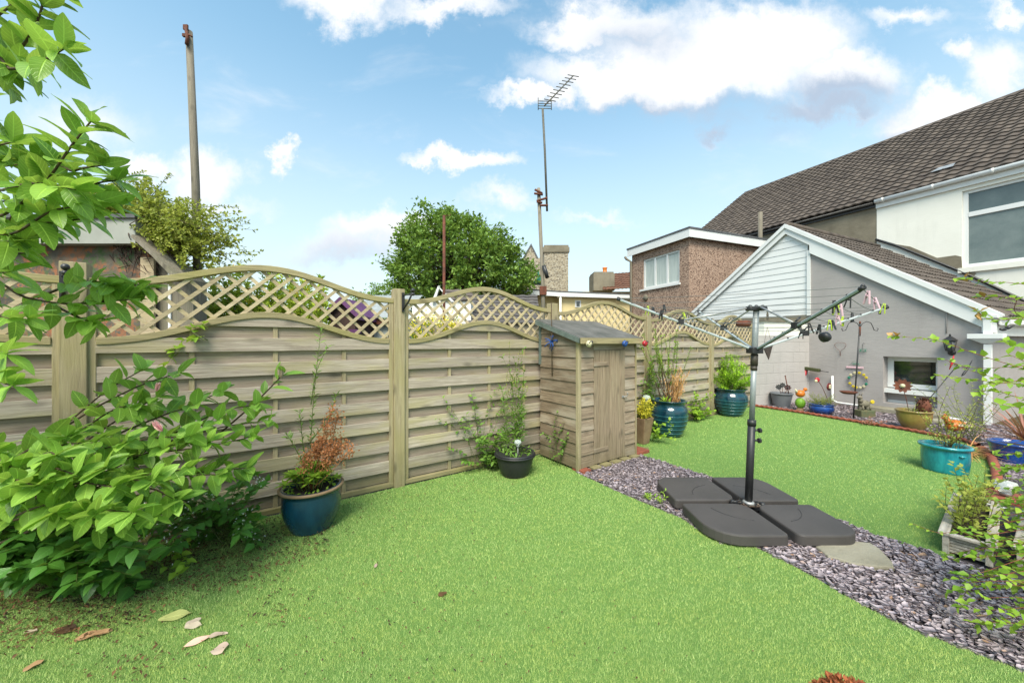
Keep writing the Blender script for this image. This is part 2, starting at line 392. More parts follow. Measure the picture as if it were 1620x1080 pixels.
m_glassd = glassm('dark_window_glass', (.012, .014, .014, 1), .05)
m_curtain = plain('net_curtain', lin(214,222,216,.8), lin(180,192,188,.75), 3, .8, .2, 8, (14,14,.6), .01, rv=0)
m_black = plain('black_metal', (.02,.02,.022,1), (.03,.03,.03,1), 10, .4, .1, rv=.1)
m_blackp = plain('black_plastic', (.018,.018,.02,1), (.028,.028,.03,1), 6, .45, .15, 60, rv=.1)
m_slabp = plain('charcoal_plastic_slab', lin(82,77,75,.84), lin(70,66,64,.84), 3, .6, .5, 260, rv=.05, bd=.0015)
m_alu = plain('grey_aluminium', lin(170,176,176,.85), lin(146,152,152,.8), 6, .42, .05, metal=.15, rv=.1)
m_steel = plain('bare_steel', lin(196,196,194,.85), lin(160,160,158,.8), 10, .35, .1, metal=.35, rv=.1)
m_rust = plain('rusty_iron', lin(140,80,56,.7), lin(92,56,44,.6), 12, .85, .5, 60, rv=.2)
m_line = plain('grey_line', (.16,.17,.17,1), None, 10, .6, 0, rv=.1)
m_soil = plain('soil', (.035,.024,.016,1), (.015,.011,.008,1), 14, .95, .9, 40, bd=.02)
m_terra = plain('terracotta', lin(176,96,72,.75), lin(140,78,60,.7), 10, .85, .3, 60, rv=.3)
m_terrab = plain('weathered_terracotta', lin(168,140,108,.75), lin(140,112,84,.7), 10, .85, .4, 60, rv=.2)
m_greypot = plain('grey_pot', lin(132,136,142,.7), lin(112,116,122,.7), 6, .5, .1, rv=.1)
m_tan = glaze('tan_glaze', lin(176,150,84,.75), lin(140,118,60,.7), .3)
m_bluepot = glaze('deep_blue_glaze', lin(22,74,98,.9), lin(14,50,72,.85), .22)
m_teal = glaze('teal_glaze', lin(28,84,96,.85), lin(12,46,64,.8), .12)
m_turq = glaze('turquoise_glaze', lin(40,160,168,.85), lin(10,104,120,.8), .2, 6)
m_cobalt = glaze('cobalt_glaze', lin(30,80,160,.9), lin(18,50,112,.8), .15)
m_hen = plain('orange_paint', lin(224,130,40,.9), lin(200,104,30,.9), 20, .4, .1)
m_red = plain('red_plastic', lin(206,40,52,.85), None, 6, .4, .05)
m_green = plain('green_plastic', lin(50,150,120,.8), None, 6, .45, .05)
m_lime = plain('lime_plastic', lin(200,226,50,.9), None, 6, .45, .05, rv=.1)
m_pink = plain('pink_plastic', lin(236,196,206,.9), None, 6, .45, .05, rv=.1)
m_blue = plain('blue_plastic', lin(40,90,170,.85), None, 6, .45, .05)
m_yellow = plain('yellow_paint', lin(236,210,40,.85), None, 6, .5, .05)
m_creamp = plain('cream_paint', lin(228,220,180,.85), None, 6, .45, .05, rv=.1)
m_stoneslab = rendm('pale_flagstone', lin(170,164,146,.8), lin(140,134,116,.75), 25, .9, .35, .01)
m_bark = wood('bark', lin(112,98,78,.6), lin(80,66,50,.5), lin(96,100,66,.6), 2, .3)
m_twig = plain('twig', lin(110,92,62,.6), lin(80,62,44,.5), 20, .8, .3)
m_stem = plain('green_stem', lin(120,140,62,.6), lin(92,110,48,.55), 20, .6, .1)
m_magl = leafm('magnolia_leaf', lin(58,114,36,.8), lin(158,200,84,.86), .36, .36, .5)
m_dleaf = leafm('dark_heart_leaf', lin(48,100,36,.75), lin(92,146,58,.78), .28, .4, .35)
m_bright = leafm('bright_leaf', lin(96,150,40,.8), lin(168,200,70,.85), .4, .45)
m_mid = leafm('mid_leaf', lin(70,118,44,.8), lin(130,168,72,.82), .3, .5)
m_tree = leafm('tree_leaf', lin(44,88,34,.75), lin(142,176,78,.85), .3, .5)
m_yel = leafm('yellow_leaf', lin(190,180,40,.85), lin(236,224,80,.9), .3, .5)
m_vine = leafm('vine_leaf', lin(120,138,50,.75), lin(186,192,86,.8), .35, .5)
m_dry = leafm('dried_flower', lin(150,84,48,.75), lin(208,142,96,.82), .15, .8)
m_drystalk = leafm('dry_stalk', lin(188,128,74,.8), lin(222,176,118,.85), .15, .8)
m_purple = leafm('red_purple_leaf', lin(120,66,58,.75), lin(190,130,110,.8), .2, .5)
m_petal = leafm('petal', lin(200,164,158,.85), lin(226,210,186,.88), .3, .5)
m_wflow = leafm('white_flower', lin(232,232,228,.95), lin(246,246,240,.95), .2, .6)
m_litter = leafm('fallen_leaf', lin(40,32,24,.6), lin(140,100,66,.75), .1, .7)
m_yflow = leafm('yellow_flower', lin(236,214,40,.9), lin(250,236,90,.95), .2, .6)
# ------------------------------------------------------------------ ground
def in_poly(x, y, poly):
    ins = np.zeros(len(x), bool); j = len(poly)-1
    for i in range(len(poly)):
        xi, yi = poly[i][0], poly[i][1]; xj, yj = poly[j][0], poly[j][1]
        c = ((yi > y) != (yj > y)) & (x < (xj-xi)*(y-yi)/((yj-yi) or 1e-9) + xi); ins ^= c; j = i
    return ins
def sheet(poly, z, name, m, skirt=0.02):
    mb = MB(); mb.slab([(p[0], p[1]) for p in poly], z-skirt, z); return struct(mb, name, m)
FD = Vector((.824, .566, 0)); FN = Vector((-.566, .824, 0)); P0 = Vector((-1.0816, 3.425, 0)); FROT = math.atan2(.566, .824)
def FP(s, off=0.0, z=0.0): return P0 + FD*s + FN*off + Vector((0, 0, z))
edge_near = [G(*p) for p in ((912,747),(920,751),(944,761.5),(972,775),(1007,790),(1078,819),(1105,838),(1140,858),(1197,866),(1250,892),(1301,920),(1340,943),(1407,979),(1460,1002),(1511,1020),(1570,1043),(1640,1068),(1800,1130))]
edge_far = [G(*p) for p in ((1003,717),(1022,723),(1045,729),(1071,737.8),(1120,752.6),(1190,775),(1250,795),(1311,815.6),(1350,832),(1381,844),(1433,861),(1470,872),(1506,883))]
near_lawn = [(p.x, p.y) for p in edge_near] + [(3.2, .3), (3.2, -3.5), (-5, -3.5), (-5.2, .4)] + [tuple(FP(-5.0, -.03)[:2]), tuple(FP(2.0, -.03)[:2])]
kerb_pts = [G(*p) for p in ((1186,642),(1215,646),(1262,653),(1310,661),(1358,669),(1391,674.5),(1432,681),(1476,689.5),(1520,697),(1548,707),(1562,720),(1570,738),(1571,760),(1568,785),(1560,815),(1535,850),(1508,878))]
far_lawn = [(p.x, p.y) for p in edge_far] + [(p.x, p.y) for p in reversed(kerb_pts[:-1])] + [tuple(FP(7.3, -.03)[:2]), tuple(FP(2.7, -.03)[:2])]
k = NT('earth'); k.col(k.mix(k.ramp(k.noise(k.vec(), 9, 6), .35, .65), lin(88,70,50,.5), lin(120,110,80,.5))); k.rough(.95); k.bump(k.noise(k.vec(), 30, 4), .8, .02); m_earth = k.m
mb = MB(); mb.add([(-400,-60,-.05),(400,-60,-.05),(400,900,-.05),(-400,900,-.05)], [(0,1,2,3)]); struct(mb, 'ground', m_earth)
k = NT('turf_backing'); nz = k.noise(k.vec(), 260, 3, .7); k.col(k.mix(k.ramp(nz, .3, .7), lin(88,128,50,.75), lin(140,182,90,.9))); k.rough(.9); k.bump(nz, 1, .01); m_turf = k.m
sheet(near_lawn, 0, 'lawn', m_turf, .03); sheet(far_lawn, 0, 'lawn', m_turf, .03)
k = NT('gravel_bed'); nz = k.noise(k.vec(), 40, 5, .7); k.col(k.mix(k.ramp(nz, .35, .65), lin(60,54,58,.5), lin(110,102,108,.55))); k.rough(.9); k.bump(nz, 1, .02); m_gbed = k.m
bed = [(.2,4.9),(.3,3.2)] + [(p.x, p.y) for p in edge_near[3:]] + [(3.2,.3),(6.5,.3),(8.6,5.2),(6.95,8.35),(4.9,7.7),(4.4,6.8),(1.9,5.6)]
mb = MB(); mb.slab(bed[::-1], -.045, -.018); struct(mb, 'gravel_path', m_gbed)

def np_mesh(name, V, Fc, rnd, m, kind='stuff'):
    me = bpy.data.meshes.new(name); me.vertices.add(len(V)); me.vertices.foreach_set('co', V.astype(np.float32).ravel())
    nf, kf = Fc.shape; me.loops.add(nf*kf); me.loops.foreach_set('vertex_index', Fc.astype(np.int32).ravel())
    me.polygons.add(nf); me.polygons.foreach_set('loop_start', np.arange(0, nf*kf, kf, dtype=np.int32)); 
    at = me.attributes.new('rnd', 'FLOAT', 'FACE'); at.data.foreach_set('value', rnd.astype(np.float32))
    me.materials.append(m); me.update(calc_edges=True); me.validate()
    o = bpy.data.objects.new(name, me); COL.objects.link(o); o['kind'] = kind; return o
# --- turf blades
k = NT('grass_blade'); r = k.attr(); c = k.mix(r, lin(132,164,80,.98), lin(202,222,142,.98)); c = k.mix(k.ramp(r, .95, .99), c, lin(210,212,140,.85))
c = k.mix(k.math('MULTIPLY', k.ramp(k.noise(k.vec((1,2.2,1)), 2.2, 7, .7), .40, .68), .5), c, lin(198,206,104,.98))
c = k.mix(k.math('MULTIPLY', k.ramp(k.noise(k.vec(), 7, 6, .72), .56, .74), .35), c, lin(92,112,58,.8))
k.col(c); k.rough(.55); k.p.inputs['Specular IOR Level'].default_value = .3; m_blade = k.m
def blades(poly, n, zmax, name, label):
    Zs = np.exp(np.random.uniform(math.log(.9), math.log(zmax), n)); r = np.random.uniform(-1.75, 1.75, n); X = r*Zs
    ok = in_poly(X, Zs, poly); X, Y = X[ok], Zs[ok]; n = len(X)
    h = np.random.uniform(.008, .014, n); w = np.maximum(.0014, .0009*Y)*np.random.uniform(.7, 1.3, n)
    a = np.random.uniform(0, 2*math.pi, n); ln = np.random.uniform(.1, 1.1, n)*h; la = np.random.uniform(0, 2*math.pi, n)
    dx, dy = np.cos(a)*w*.5, np.sin(a)*w*.5
    z0 = np.zeros(n) - .002
    V = np.stack([np.stack([X-dx, Y-dy, z0], 1), np.stack([X+dx, Y+dy, z0], 1), np.stack([X+np.cos(la)*ln, Y+np.sin(la)*ln, h], 1)], 1).reshape(-1, 3)
    o = np_mesh(name, V, np.arange(3*n).reshape(-1, 3), np.random.random(n), m_blade); o['label'] = label; o['category'] = 'grass'
blades(near_lawn, 900000, 6.2, 'grass', 'short bright green artificial grass of the near lawn')
blades(far_lawn, 520000, 9, 'grass', 'short bright green artificial grass of the far lawn beyond the slate path')
# --- slate chips
k = NT('slate_chip'); r = k.attr(); c = k.mix(r, lin(138,126,130,.82), lin(186,172,178,.9)); c = k.mix(k.math('MULTIPLY', k.ramp(k.noise(k.vec(), 5, 3), .5, .75), .4), c, lin(176,156,146,.85))
c = k.mix(k.ramp(r, .96, .98), c, lin(190,150,120,.7)); k.col(c); k.rough(.6); k.bump(k.noise(k.vec(), 70, 4), .4, .003); m_chip = k.m
def chips(poly, dens, size, name, label, holes=()):
    P = np.array(poly); lo, hi = P.min(0), P.max(0); n = int((hi[0]-lo[0])*(hi[1]-lo[1])*dens)
    X = np.random.uniform(lo[0], hi[0], n); Y = np.random.uniform(lo[1], hi[1], n); ok = in_poly(X, Y, poly) & (Y > .5) & (np.abs(X/np.maximum(Y, .1)) < 1.8)
    for h in holes: ok &= ~in_poly(X, Y, h)
    V = []; Fc = []; rn = []
    for x, y in zip(X[ok], Y[ok]):
        s = size*random.choice([.5,.7,.9,1.1,1.5])*random.uniform(.85, 1.15); a0 = random.gauss(.5, .8); el = random.uniform(.35, .7); k_ = 5
        t1, t2 = random.gauss(0, .17), random.gauss(0, .17); z = random.uniform(-.012, .014); th = random.uniform(.002, .004)
        b = len(V); pts = []
        for i in range(k_):
            an = i*2*math.pi/k_ + random.uniform(-.5, .5); rr = s*random.uniform(.7, 1.3); px, py = math.cos(an)*rr, math.sin(an)*rr*el
            pts.append((x + px*math.cos(a0)-py*math.sin(a0), y + px*math.sin(a0)+py*math.cos(a0), px*t1+py*t2))
        for p in pts: V.append((p[0], p[1], z+p[2]+th))
        for p in pts: V.append((p[0], p[1], z+p[2]-th-.004))
        q = random.random()
        Fc += [(b, b+1, b+2, -1), (b, b+2, b+3, b+4)]; rn += [q, q]
        for i in range(k_): Fc.append((b+i, b+(i+1) % k_, b+k_+(i+1) % k_, b+k_+i)); rn.append(q*.9)
    TR_ = []; RN_ = []
    for f_, r_ in zip(Fc, rn):
        if f_[3] < 0: TR_.append(f_[:3]); RN_.append(r_)
        else: TR_ += [(f_[0], f_[1], f_[2]), (f_[0], f_[2], f_[3])]; RN_ += [r_, r_]
    rn = RN_; F2 = np.array(TR_)[:, ::-1].copy()
    o = np_mesh(name, np.array(V), F2, np.array(rn), m_chip); o['label'] = label; o['category'] = 'gravel'
path_poly = [(p.x, p.y) for p in edge_near] + [(3.9,.75), (4.2, 1.9)] + [(p.x, p.y) for p in reversed([G(1620,925)] + edge_far[::-1][:0] )] + [(p.x, p.y) for p in reversed(edge_far)]
chips(path_poly, 4900, .0175, 'slate_chippings', 'purple grey slate chippings filling the diagonal path between the lawns')
bed_poly = [(p.x, p.y) for p in kerb_pts[:13]] + [(5.6,3.6),(8.4,5.0),(6.95,8.3),(5.1,7.75)]
chips(bed_poly, 1500, .024, 'slate_chippings', 'dark slate chippings in the narrow bed along the grey wall')

# ------------------------------------------------------------------ fence
def arch(x, w, lo, hi):
    t = x/w; return lo + (hi-lo)*(.5-.5*math.cos(2*math.pi*t))**1.15
def strip_between(mb, xs, zl, zh, y0, y1, rnd=None):
    # closed slab following z curves
    n = len(xs); vs = []
    for x in xs: vs += [(x, y0, zl(x)), (x, y1, zl(x)), (x, y1, zh(x)), (x, y0, zh(x))]
    fs = []
    for i in range(n-1):
        a = i*4; b = a+4
        fs += [(a, b, b+3, a+3), (a+1, a+2, b+2, b+1), (a+3, b+3, b+2, a+2), (a, a+1, b+1, b)]
    fs += [(0, 3, 2, 1), ((n-1)*4, (n-1)*4+1, (n-1)*4+2, (n-1)*4+3)]
    mb.add(vs, fs, rnd)
def fence_panel(s0, s1, fence, drop=0.0, label=None):
    w = s1-s0-.1; x0 = s0+.05
    hi, lo = 1.965-drop, 1.775-drop; mh, ml = 1.60-drop, 1.395-drop; rt = .046
    top = lambda x: arch(x-x0, w, lo, hi); mid = lambda x: arch(x-x0, w, ml, mh)
    xs = [x0 + w*i/32 for i in range(33)]
    B = MB(); D = MB()
    for kk in range(-1, 8):
        b = .154+.19*kk-drop*.5; tl = random.uniform(-.003, .003)
        if kk >= 0:
            zl = lambda x: b + tl*(x-x0); zh = lambda x: min(b+.102, mid(x)-.02) + tl*(x-x0)
            seg = [x for x in xs if mid(x)-.02 > b+.004]
            if len(seg) > 2: strip_between(B, seg, zl, zh, -.022+random.uniform(-.002, .002), -.008)
        b2 = b+.098; zl2 = lambda x: max(.05, b2-.004); zh2 = lambda x: max(zl2(x)+.002, min(b2+.1, mid(x)-.02))
        seg = [x for x in xs if mid(x)-.02 > max(b2, .05)+.006]
        if len(seg) > 2: strip_between(D, seg, zl2, zh2, .006, .018)
    pb = part(B, 'fence_panel', m_board, fence, bevel=.003, label=label)
    sub(D, 'back_boards', m_board2, pb, bevel=.003)
    for q in (.26, .52, .78):
        T = MB(); x = x0+w*q; T.box((x-.016, -.0075, .05), (x+.016, .0055, mid(x)-.03)); sub(T, 'batten', m_post, pb)
    for xa_, xb_ in ((x0+.001, x0+.042), (x0+w-.042, x0+w-.001)):
        Fm = MB(); Fm.box((xa_, -.024, .045), (xb_, .022, lo-.012)); sub(Fm, 'side_frame', m_post, pb, bevel=.003)
    Bt = MB(); Bt.box((x0+.001, -.03, .012), (x0+w-.001, .022, .05)); sub(Bt, 'bottom_rail', m_rail, pb, bevel=.003)
    U = MB(); strip_between(U, xs, lambda x: top(x)-rt, top, -.03, .026); sub(U, 'top_rail', m_rail, pb, bevel=.003)
    Q = MB(); strip_between(Q, [x0+.043+(w-.086)*i/32 for i in range(33)], lambda x: mid(x)-rt, mid, -.032, .02); sub(Q, 'middle_rail', m_rail, pb, bevel=.003)
    L_ = MB(); pitch = .131
    for sgn, y0 in ((1, -.016), (-1, -.0055)):
        c = -3.0
        while c < 3.2:
            ins = []
            for i in range(200):
                x = x0+.03+(w-.06)*i/199; z = 1.6 + sgn*(x-x0-w/2)*.96 + c
                if mid(x)-.02 < z < top(x)-.02: ins.append((x, z))
            # contiguous runs
            run = []
            def flush(run):
                if len(run) > 3:
                    a = Vector((run[0][0], 0, run[0][1])); b = Vector((run[-1][0], 0, run[-1][1])); d = (b-a).normalized(); pn = Vector((-d.z, 0, d.x))*.0125
                    a -= d*.012; b += d*.012
                    L_.prism([((a+pn).x, (a+pn).z), ((b+pn).x, (b+pn).z), ((b-pn).x, (b-pn).z), ((a-pn).x, (a-pn).z)][::-1], y0, y0+.009)
            for i, p in enumerate(ins):
                if run and p[0]-run[-1][0] > .03: flush(run); run = []
                run.append(p)
            flush(run); c += pitch*1.0
    sub(L_, 'lattice', m_latt, pb)
    return pb
fence = thing('garden_fence', 'weathered timber fence of woven board panels with wavy lattice tops between square posts', 'fence', P0, FROT)
posts = [(-4.1, 1.87), (-2.03, 1.865), (0, 1.865), (1.93, 1.845), (3.86, 1.80), (5.79, 1.79), (7.5, 1.76)]
for s, h in posts:
    mb = MB(); hw = .05 if s != -2.03 else .058
    mb.box((s-hw, -.045, -.04), (s+hw, .055, h)); part(mb, 'fence_post', m_post, fence, bevel=.004)
for i in range(6): fence_panel(posts[i][0], posts[i+1][0], fence, drop=[0, 0, 0, .03, .05, .07][i])

def bracket(s, h, name_label):
    t = thing('hanging_bracket', name_label, 'bracket', FP(s+.01, -.055), FROT, 'black brackets on the fence posts')
    mb = MB(); mb.box((-.012, -.004, h-.21), (.012, .008, h-.03)); part(mb, 'back_plate', m_black, t)
    mb = MB(); mb.tube([(0, 0, h-.19), (.03, -.06, h-.12), (.05, -.12, h-.035)], .009, 8); part(mb, 'brace', m_black, t)
    mb = MB(); mb.tube([(0, 0, h-.06), (.05, -.12, h-.045)], .006, 6); part(mb, 'arm', m_black, t)
    mb = MB(); mb.ball((.05, -.125, h-.02), .02); mb.ball((.05, -.13, h-.055), .016); part(mb, 'hook', m_black, t)
bracket(0.02, 1.86, 'black iron hanging bracket on the middle fence post between the first two full lattice panels')
bracket(-2.08, 1.83, 'black iron hanging bracket on the left fence post beside the magnolia leaves')

# ------------------------------------------------------------------ small storage shed
SC = Vector((.6975, 3.793, 0)); sw, sdp = .93, .62
zf, zb = 1.405, 1.60     # wall heights front / back
shed = thing('garden_shed', 'narrow weathered brown shiplap shed with grey felt roof against the fence', 'shed', SC, FROT)
def slope(y): return zf + (zb-zf)*y/sdp
mb = MB(); nrow = 12
for i in range(nrow):    # left side boards; y along depth
    z0 = .03+i*.13; z1 = z0+.128
    a, b = .02, sdp
    if z0 > slope(a)-.03: a = (z0+.03-zf)/(zb-zf)*sdp
    if a >= b: continue
    ys = [a+(b-a)*q/8 for q in range(9)]; vs = []
    for y in ys:
        t = min(z1, slope(y)-.012); vs += [(-.016, y, z0), (-.005, y, t), (.004, y, t), (.004, y, z0)]
    fs = []
    for q in range(8):
        e = q*4; f = e+4; fs += [(e, e+1, f+1, f), (e+1, e+2, f+2, f+1), (e+2, e+3, f+3, f+2), (e+3, e, f, f+3)]
    fs += [(0, 3, 2, 1), (32, 33, 34, 35)]; mb.add(vs, fs)
part(mb, 'side_boards', wood('shed_side_board', lin(170,150,126,.84), lin(120,104,86,.76), lin(202,190,170,.82), 1, .6, 1.4, rv=.3), shed)
for (x0, x1) in ((.03, .222), (sw-.185, sw-.0)):
    mb = MB()
    for i in range(nrow):
        z0 = .03+i*.13; z1 = min(z0+.128, zf-.06)
        if z1 < z0: continue
        mb.add([(x0,-.016,z0),(x1,-.016,z0),(x1,-.004,z1),(x0,-.004,z1),(x0,.004,z0),(x1,.004,z0),(x1,.004,z1),(x0,.004,z1)], [(0,1,2,3),(4,7,6,5),(3,2,6,7),(0,4,5,1),(0,3,7,4),(1,5,6,2)])
    part(mb, 'front_boards', m_shedh, shed, bevel=.002)
mb = MB(); mb.box((.0, .02, .03), (.02, sdp, zf-.02)); mb.box((sw-.02, .0, .03), (sw, sdp, zf-.02)); mb.box((.02, sdp-.02, .03), (sw-.02, sdp, zb-.03)); part(mb, 'carcass', m_oldgrey, shed)
for xa_, xb_ in ((-.02, .024), (sw+.002, sw+.022)):
    mb = MB(); mb.box((xa_, -.022, .0), (xb_, .018, zf-.02)); part(mb, 'corner_post', m_post, shed, bevel=.003)
mb = MB(); mb.box((.02, -.02, zf-.075), (sw-.01, .004, zf+.0)); part(mb, 'header_board', m_shedh, shed, bevel=.003)
dr = MB(); xs = [.225+i*.0865 for i in range(7)]
for i in range(6): dr.box((xs[i]+.001, -.012-.001*(i % 2), .035), (xs[i+1]-.001, .006, zf-.13))
dp = part(dr, 'door', m_shedv, shed, bevel=.003)
for hz_ in (.16, 1.10):
    mb = MB(); mb.box((.215, -.022, hz_), (.45, -.0135, hz_+.045)); sub(mb, 'hinge', m_shedh, dp, bevel=.002)
mb = MB(); mb.tube([(.70, -.03, .73), (.75, -.034, .735), (.752, -.05, .77), (.735, -.045, .775)], .006, 6); mb.box((.685, -.02, .72), (.72, -.013, .745)); sub(mb, 'handle', m_steel, dp)
mb = MB(); mb.box((.225, -.008, zf-.128), (sw-.185, .002, zf-.076)); part(mb, 'door_lintel', m_shedh, shed)
# roof
mb = MB(); sl = (zb-zf)/sdp; y0, y1 = -.07, sdp+.03
def roofz(y): return zf + .012 + sl*y
rv = [(-.05, y0, roofz(y0)), (sw+.05, y0, roofz(y0)), (sw+.05, y1, roofz(y1)), (-.05, y1, roofz(y1))]
mb.add(rv + [(p[0], p[1], p[2]+.018) for p in rv], [(0,3,2,1),(4,5,6,7),(0,1,5,4),(1,2,6,5),(2,3,7,6),(3,0,4,7)])
part(mb, 'roof', plain('roof_felt', lin(134,130,124,.62), lin(98,98,90,.56), 6, .85, .5, 90, rv=0), shed, bevel=.003)
mb = MB(); mb.box((-.045, y0-.018, roofz(y0)-.05), (sw+.045, y0-.002, roofz(y0)+.012)); part(mb, 'fascia', m_rail, shed, bevel=.002)
mb = MB(); v = [(-.066, y0, roofz(y0)-.04), (-.066, y1, roofz(y1)-.05), (-.066, y1, roofz(y1)+.006), (-.066, y0, roofz(y0)+.012)]
mb.add(v + [(p[0]+.014, p[1], p[2]) for p in v], [(0,3,2,1),(4,5,6,7),(0,1,5,4),(1,2,6,5),(2,3,7,6),(3,0,4,7)]); mb.box((-.02, sdp-.02, zb-.5), (-.004+.0, sdp+.02, zb+.0)); part(mb, 'barge_board', plain('blue_grey_board', lin(128,140,132,.7), lin(96,110,104,.65), 12, .8, .3, rv=.1), shed)
# ladybird ornaments on the eave
for x, m, ms, lab in ((.03, m_creamp, m_black, 'cream ladybird ball with dark spots hanging at the left corner of the shed roof'),
                      (.60, m_blue, m_black, 'blue ladybird ball hanging from the shed roof between the cream and red ones'),
                      (.965, m_red, m_black, 'red ladybird ball hanging at the right corner of the shed roof')):
    base = SC + FD*x - FN*.125; t = thing('ladybird_ornament', lab, 'ornament', base, FROT, 'ladybird balls along the shed roof')
    mb = MB(); mb.ball((0, 0, 1.345), .036, 16, 12, (1, .8, 1)); part(mb, 'body', m, t)
    mb = MB()
    for a, e in ((.6,.3),(1.3,-.3),(2.2,.4),(1.7,.75),(2.7,-.2),(.2,-.4)):
        mb.ball((.033*math.cos(a)*math.cos(e), -.027*math.sin(a)*math.cos(e), 1.345+.033*math.sin(e)), .0075, 8, 6)
    part(mb, 'spots', ms, t)
    mb = MB(); mb.ball((.028, -.012, 1.365), .014, 10, 8); part(mb, 'head', m_black, t)
    mb = MB(); mb.tube([(0, 0, 1.375), (.004, .012, 1.395)], .0015, 5); part(mb, 'hanger', m_black, t)
# blue string on cane against the shed side
t = thing('garden_cane', 'thin wooden cane tied with blue ribbon leaning on the side of the shed', 'cane', SC + FN*.36 - FD*.05, FROT)
mb = MB(); mb.tube([(0, 0, .98), (-.01, 0, 1.80)], .006, 6); part(mb, 'stick', m_twig, t)
mb = MB()
for i in range(14):
    a = Vector((-.005, 0, 1.36)); d = Vector((random.uniform(-.06, .04), random.uniform(-.08, .08), random.uniform(-.14, .08)))
    mb.tube([a, a+d*.5+Vector((0, 0, .015)), a+d], .006, 5)
part(mb, 'ribbon', m_blue, t)
# bearers under the shed
for i in range(6):
    o = SC + FD*(.05+.165*i) - FN*.03; mb = MB(); mb.slab([(-.06, -.045), (.06, -.05), (.058, .12), (-.055, .11)], 0, .028, .004)
    b = mb.build('timber_offcut', m_rail if i else m_terra); b.location = o; b.rotation_euler = (0, 0, FROT+random.uniform(-.1, .1))
    tag(b, ['reddish brick piece under the left front corner of the shed', 'timber offcut under the shed front, next to the left corner brick', 'third support block from the left under the shed front', 'fourth support block from the left under the shed front', 'fifth support block from the left under the shed front', 'support block under the right front corner of the shed by the red paver'][i], 'block', 'blocks under the shed front')
o = G(1015, 716); mb = MB(); mb.slab([(-.12, -.1), (.12, -.09), (.13, .1), (-.11, .1)], 0, .035, .004); b = mb.build('paving_brick', m_terra); b.location = o + Vector((-.05, .02, 0)); b.rotation_euler = (0, 0, FROT-.05); tag(b, 'flat red paving brick beside the right front corner of the shed', 'brick')
mb = MB(); mb.box((-.13, -.012, .0), (.13, .012, .03)); b = mb.build('timber_batten', m_rail); b.location = G(1009, 710); b.rotation_euler = (0, 0, -.35); tag(b, 'pale timber strip on the ground at the right side of the shed', 'timber')

# ------------------------------------------------------------------ block wall and rear extension (its frame: x towards the viewer's right, y into the building)
E = Vector((.428, -.904, 0)).normalized(); Qd = Vector((-E.y, E.x, 0)); C0 = Vector((6.845, 8.3, 0)); EROT = math.atan2(E.y, E.x)
def PT(px, py, o=C0, e=E):
    r = (px-810)/F; t = (o.x - r*o.y)/(r*e.y - e.x); Y = o.y + t*e.y; return t, CH + (540-py)*Y/F
WA = FP(7.42, -.04); wd = (C0 - WA); wl = wd.length; wrot = math.atan2(wd.y, wd.x)
bw = thing('boundary_wall', 'grey painted concrete block garden wall between the fence end and the house corner', 'wall', WA, wrot)
mb = MB(); mb.box((.06, 0, -.05), (wl, .2, 1.50)); part(mb, 'block_wall', m_greyb, bw)
mb = MB(); mb.box((.4, .01, 1.50), (wl, .19, 1.80)); part(mb, 'upper_wall', m_whitew, bw)
mb = MB(); mb.box((.38, -.012, 1.80), (wl+.0, .21, 1.87)); part(mb, 'coping', m_cement, bw)
ext = thing('rear_extension', 'single storey rear extension with grey painted wall, white cladding and tiled pitched roof', 'house extension', C0, EROT)
at_, az = PT(1244.7, 357.3); rt_, rz = PT(1565.8, 490.8); lt_ = 2*at_-rt_
kk_ = (az-rz)/(rt_-at_)
def gz(t): return az - kk_*abs(t-at_)
EL = 4.7
# window recess
wl_, wtz = PT(1397, 563.5); wr_, _ = PT(1483, 565); wbz = .16
mb = MB()
def wallstrip(a, b, z0, z1f):
    mb.prism([(a, z0), (b, z0), (b, z1f(b)), (a, z1f(a))][::1], 0, .28)
top_ = lambda t: gz(t)-.10
wallstrip(0, wl_, -.05, top_); wallstrip(wl_, wr_, wtz, top_); wallstrip(wl_, wr_, -.05, lambda t: wbz); wallstrip(wr_, rt_-.06, -.05, top_)
part(mb, 'front_wall', m_grey, ext)
mb = MB(); mb.box((rt_-.36, .28, -.05), (rt_-.06, EL, rz-.2)); part(mb, 'side_wall', m_grey, ext)
mb = MB(); mb.box((-2.9, .0, -.05), (0, .2, 1.99)); mb.prism([(lt_+.1, 1.9), (0, 1.9), (0, top_(0)), (at_, top_(at_))], .03, .2); part(mb, 'rear_wall', m_cement, ext)
# white lap cladding
mb = MB(); zz = 1.99; sb = PT(1282, 498)[1]; zz = sb
while zz < az-.15:
    z1 = zz+.148; a0 = max(at_ - (az-.16-zz)/kk_, lt_); a1 = at_ - (az-.16-z1)/kk_ if z1 < az-.16 else at_
    b = -.03; bb = b if gz(b)-.16 > z1 else None
    r0 = min(b, at_ + (az-.16-zz)/kk_); r1 = min(b, at_ + max(0, (az-.16-z1))/kk_)
    mb.add([(a0, .0, zz), (r0, .0, zz), (r1, .009, z1), (a1, .009, z1), (a0, .03, zz), (r0, .03, zz), (r1, .03, z1), (a1, .03, z1)], [(0,1,2,3),(0,4,5,1),(4,7,6,5),(0,3,7,4),(1,5,6,2),(3,2,6,7)])
    zz += .15
part(mb, 'cladding', m_white, ext)
mb = MB(); mb.box((-.035, -.03, sb-.01), (.035, -.002, gz(0)-.35)); part(mb, 'corner_trim', m_white, ext)
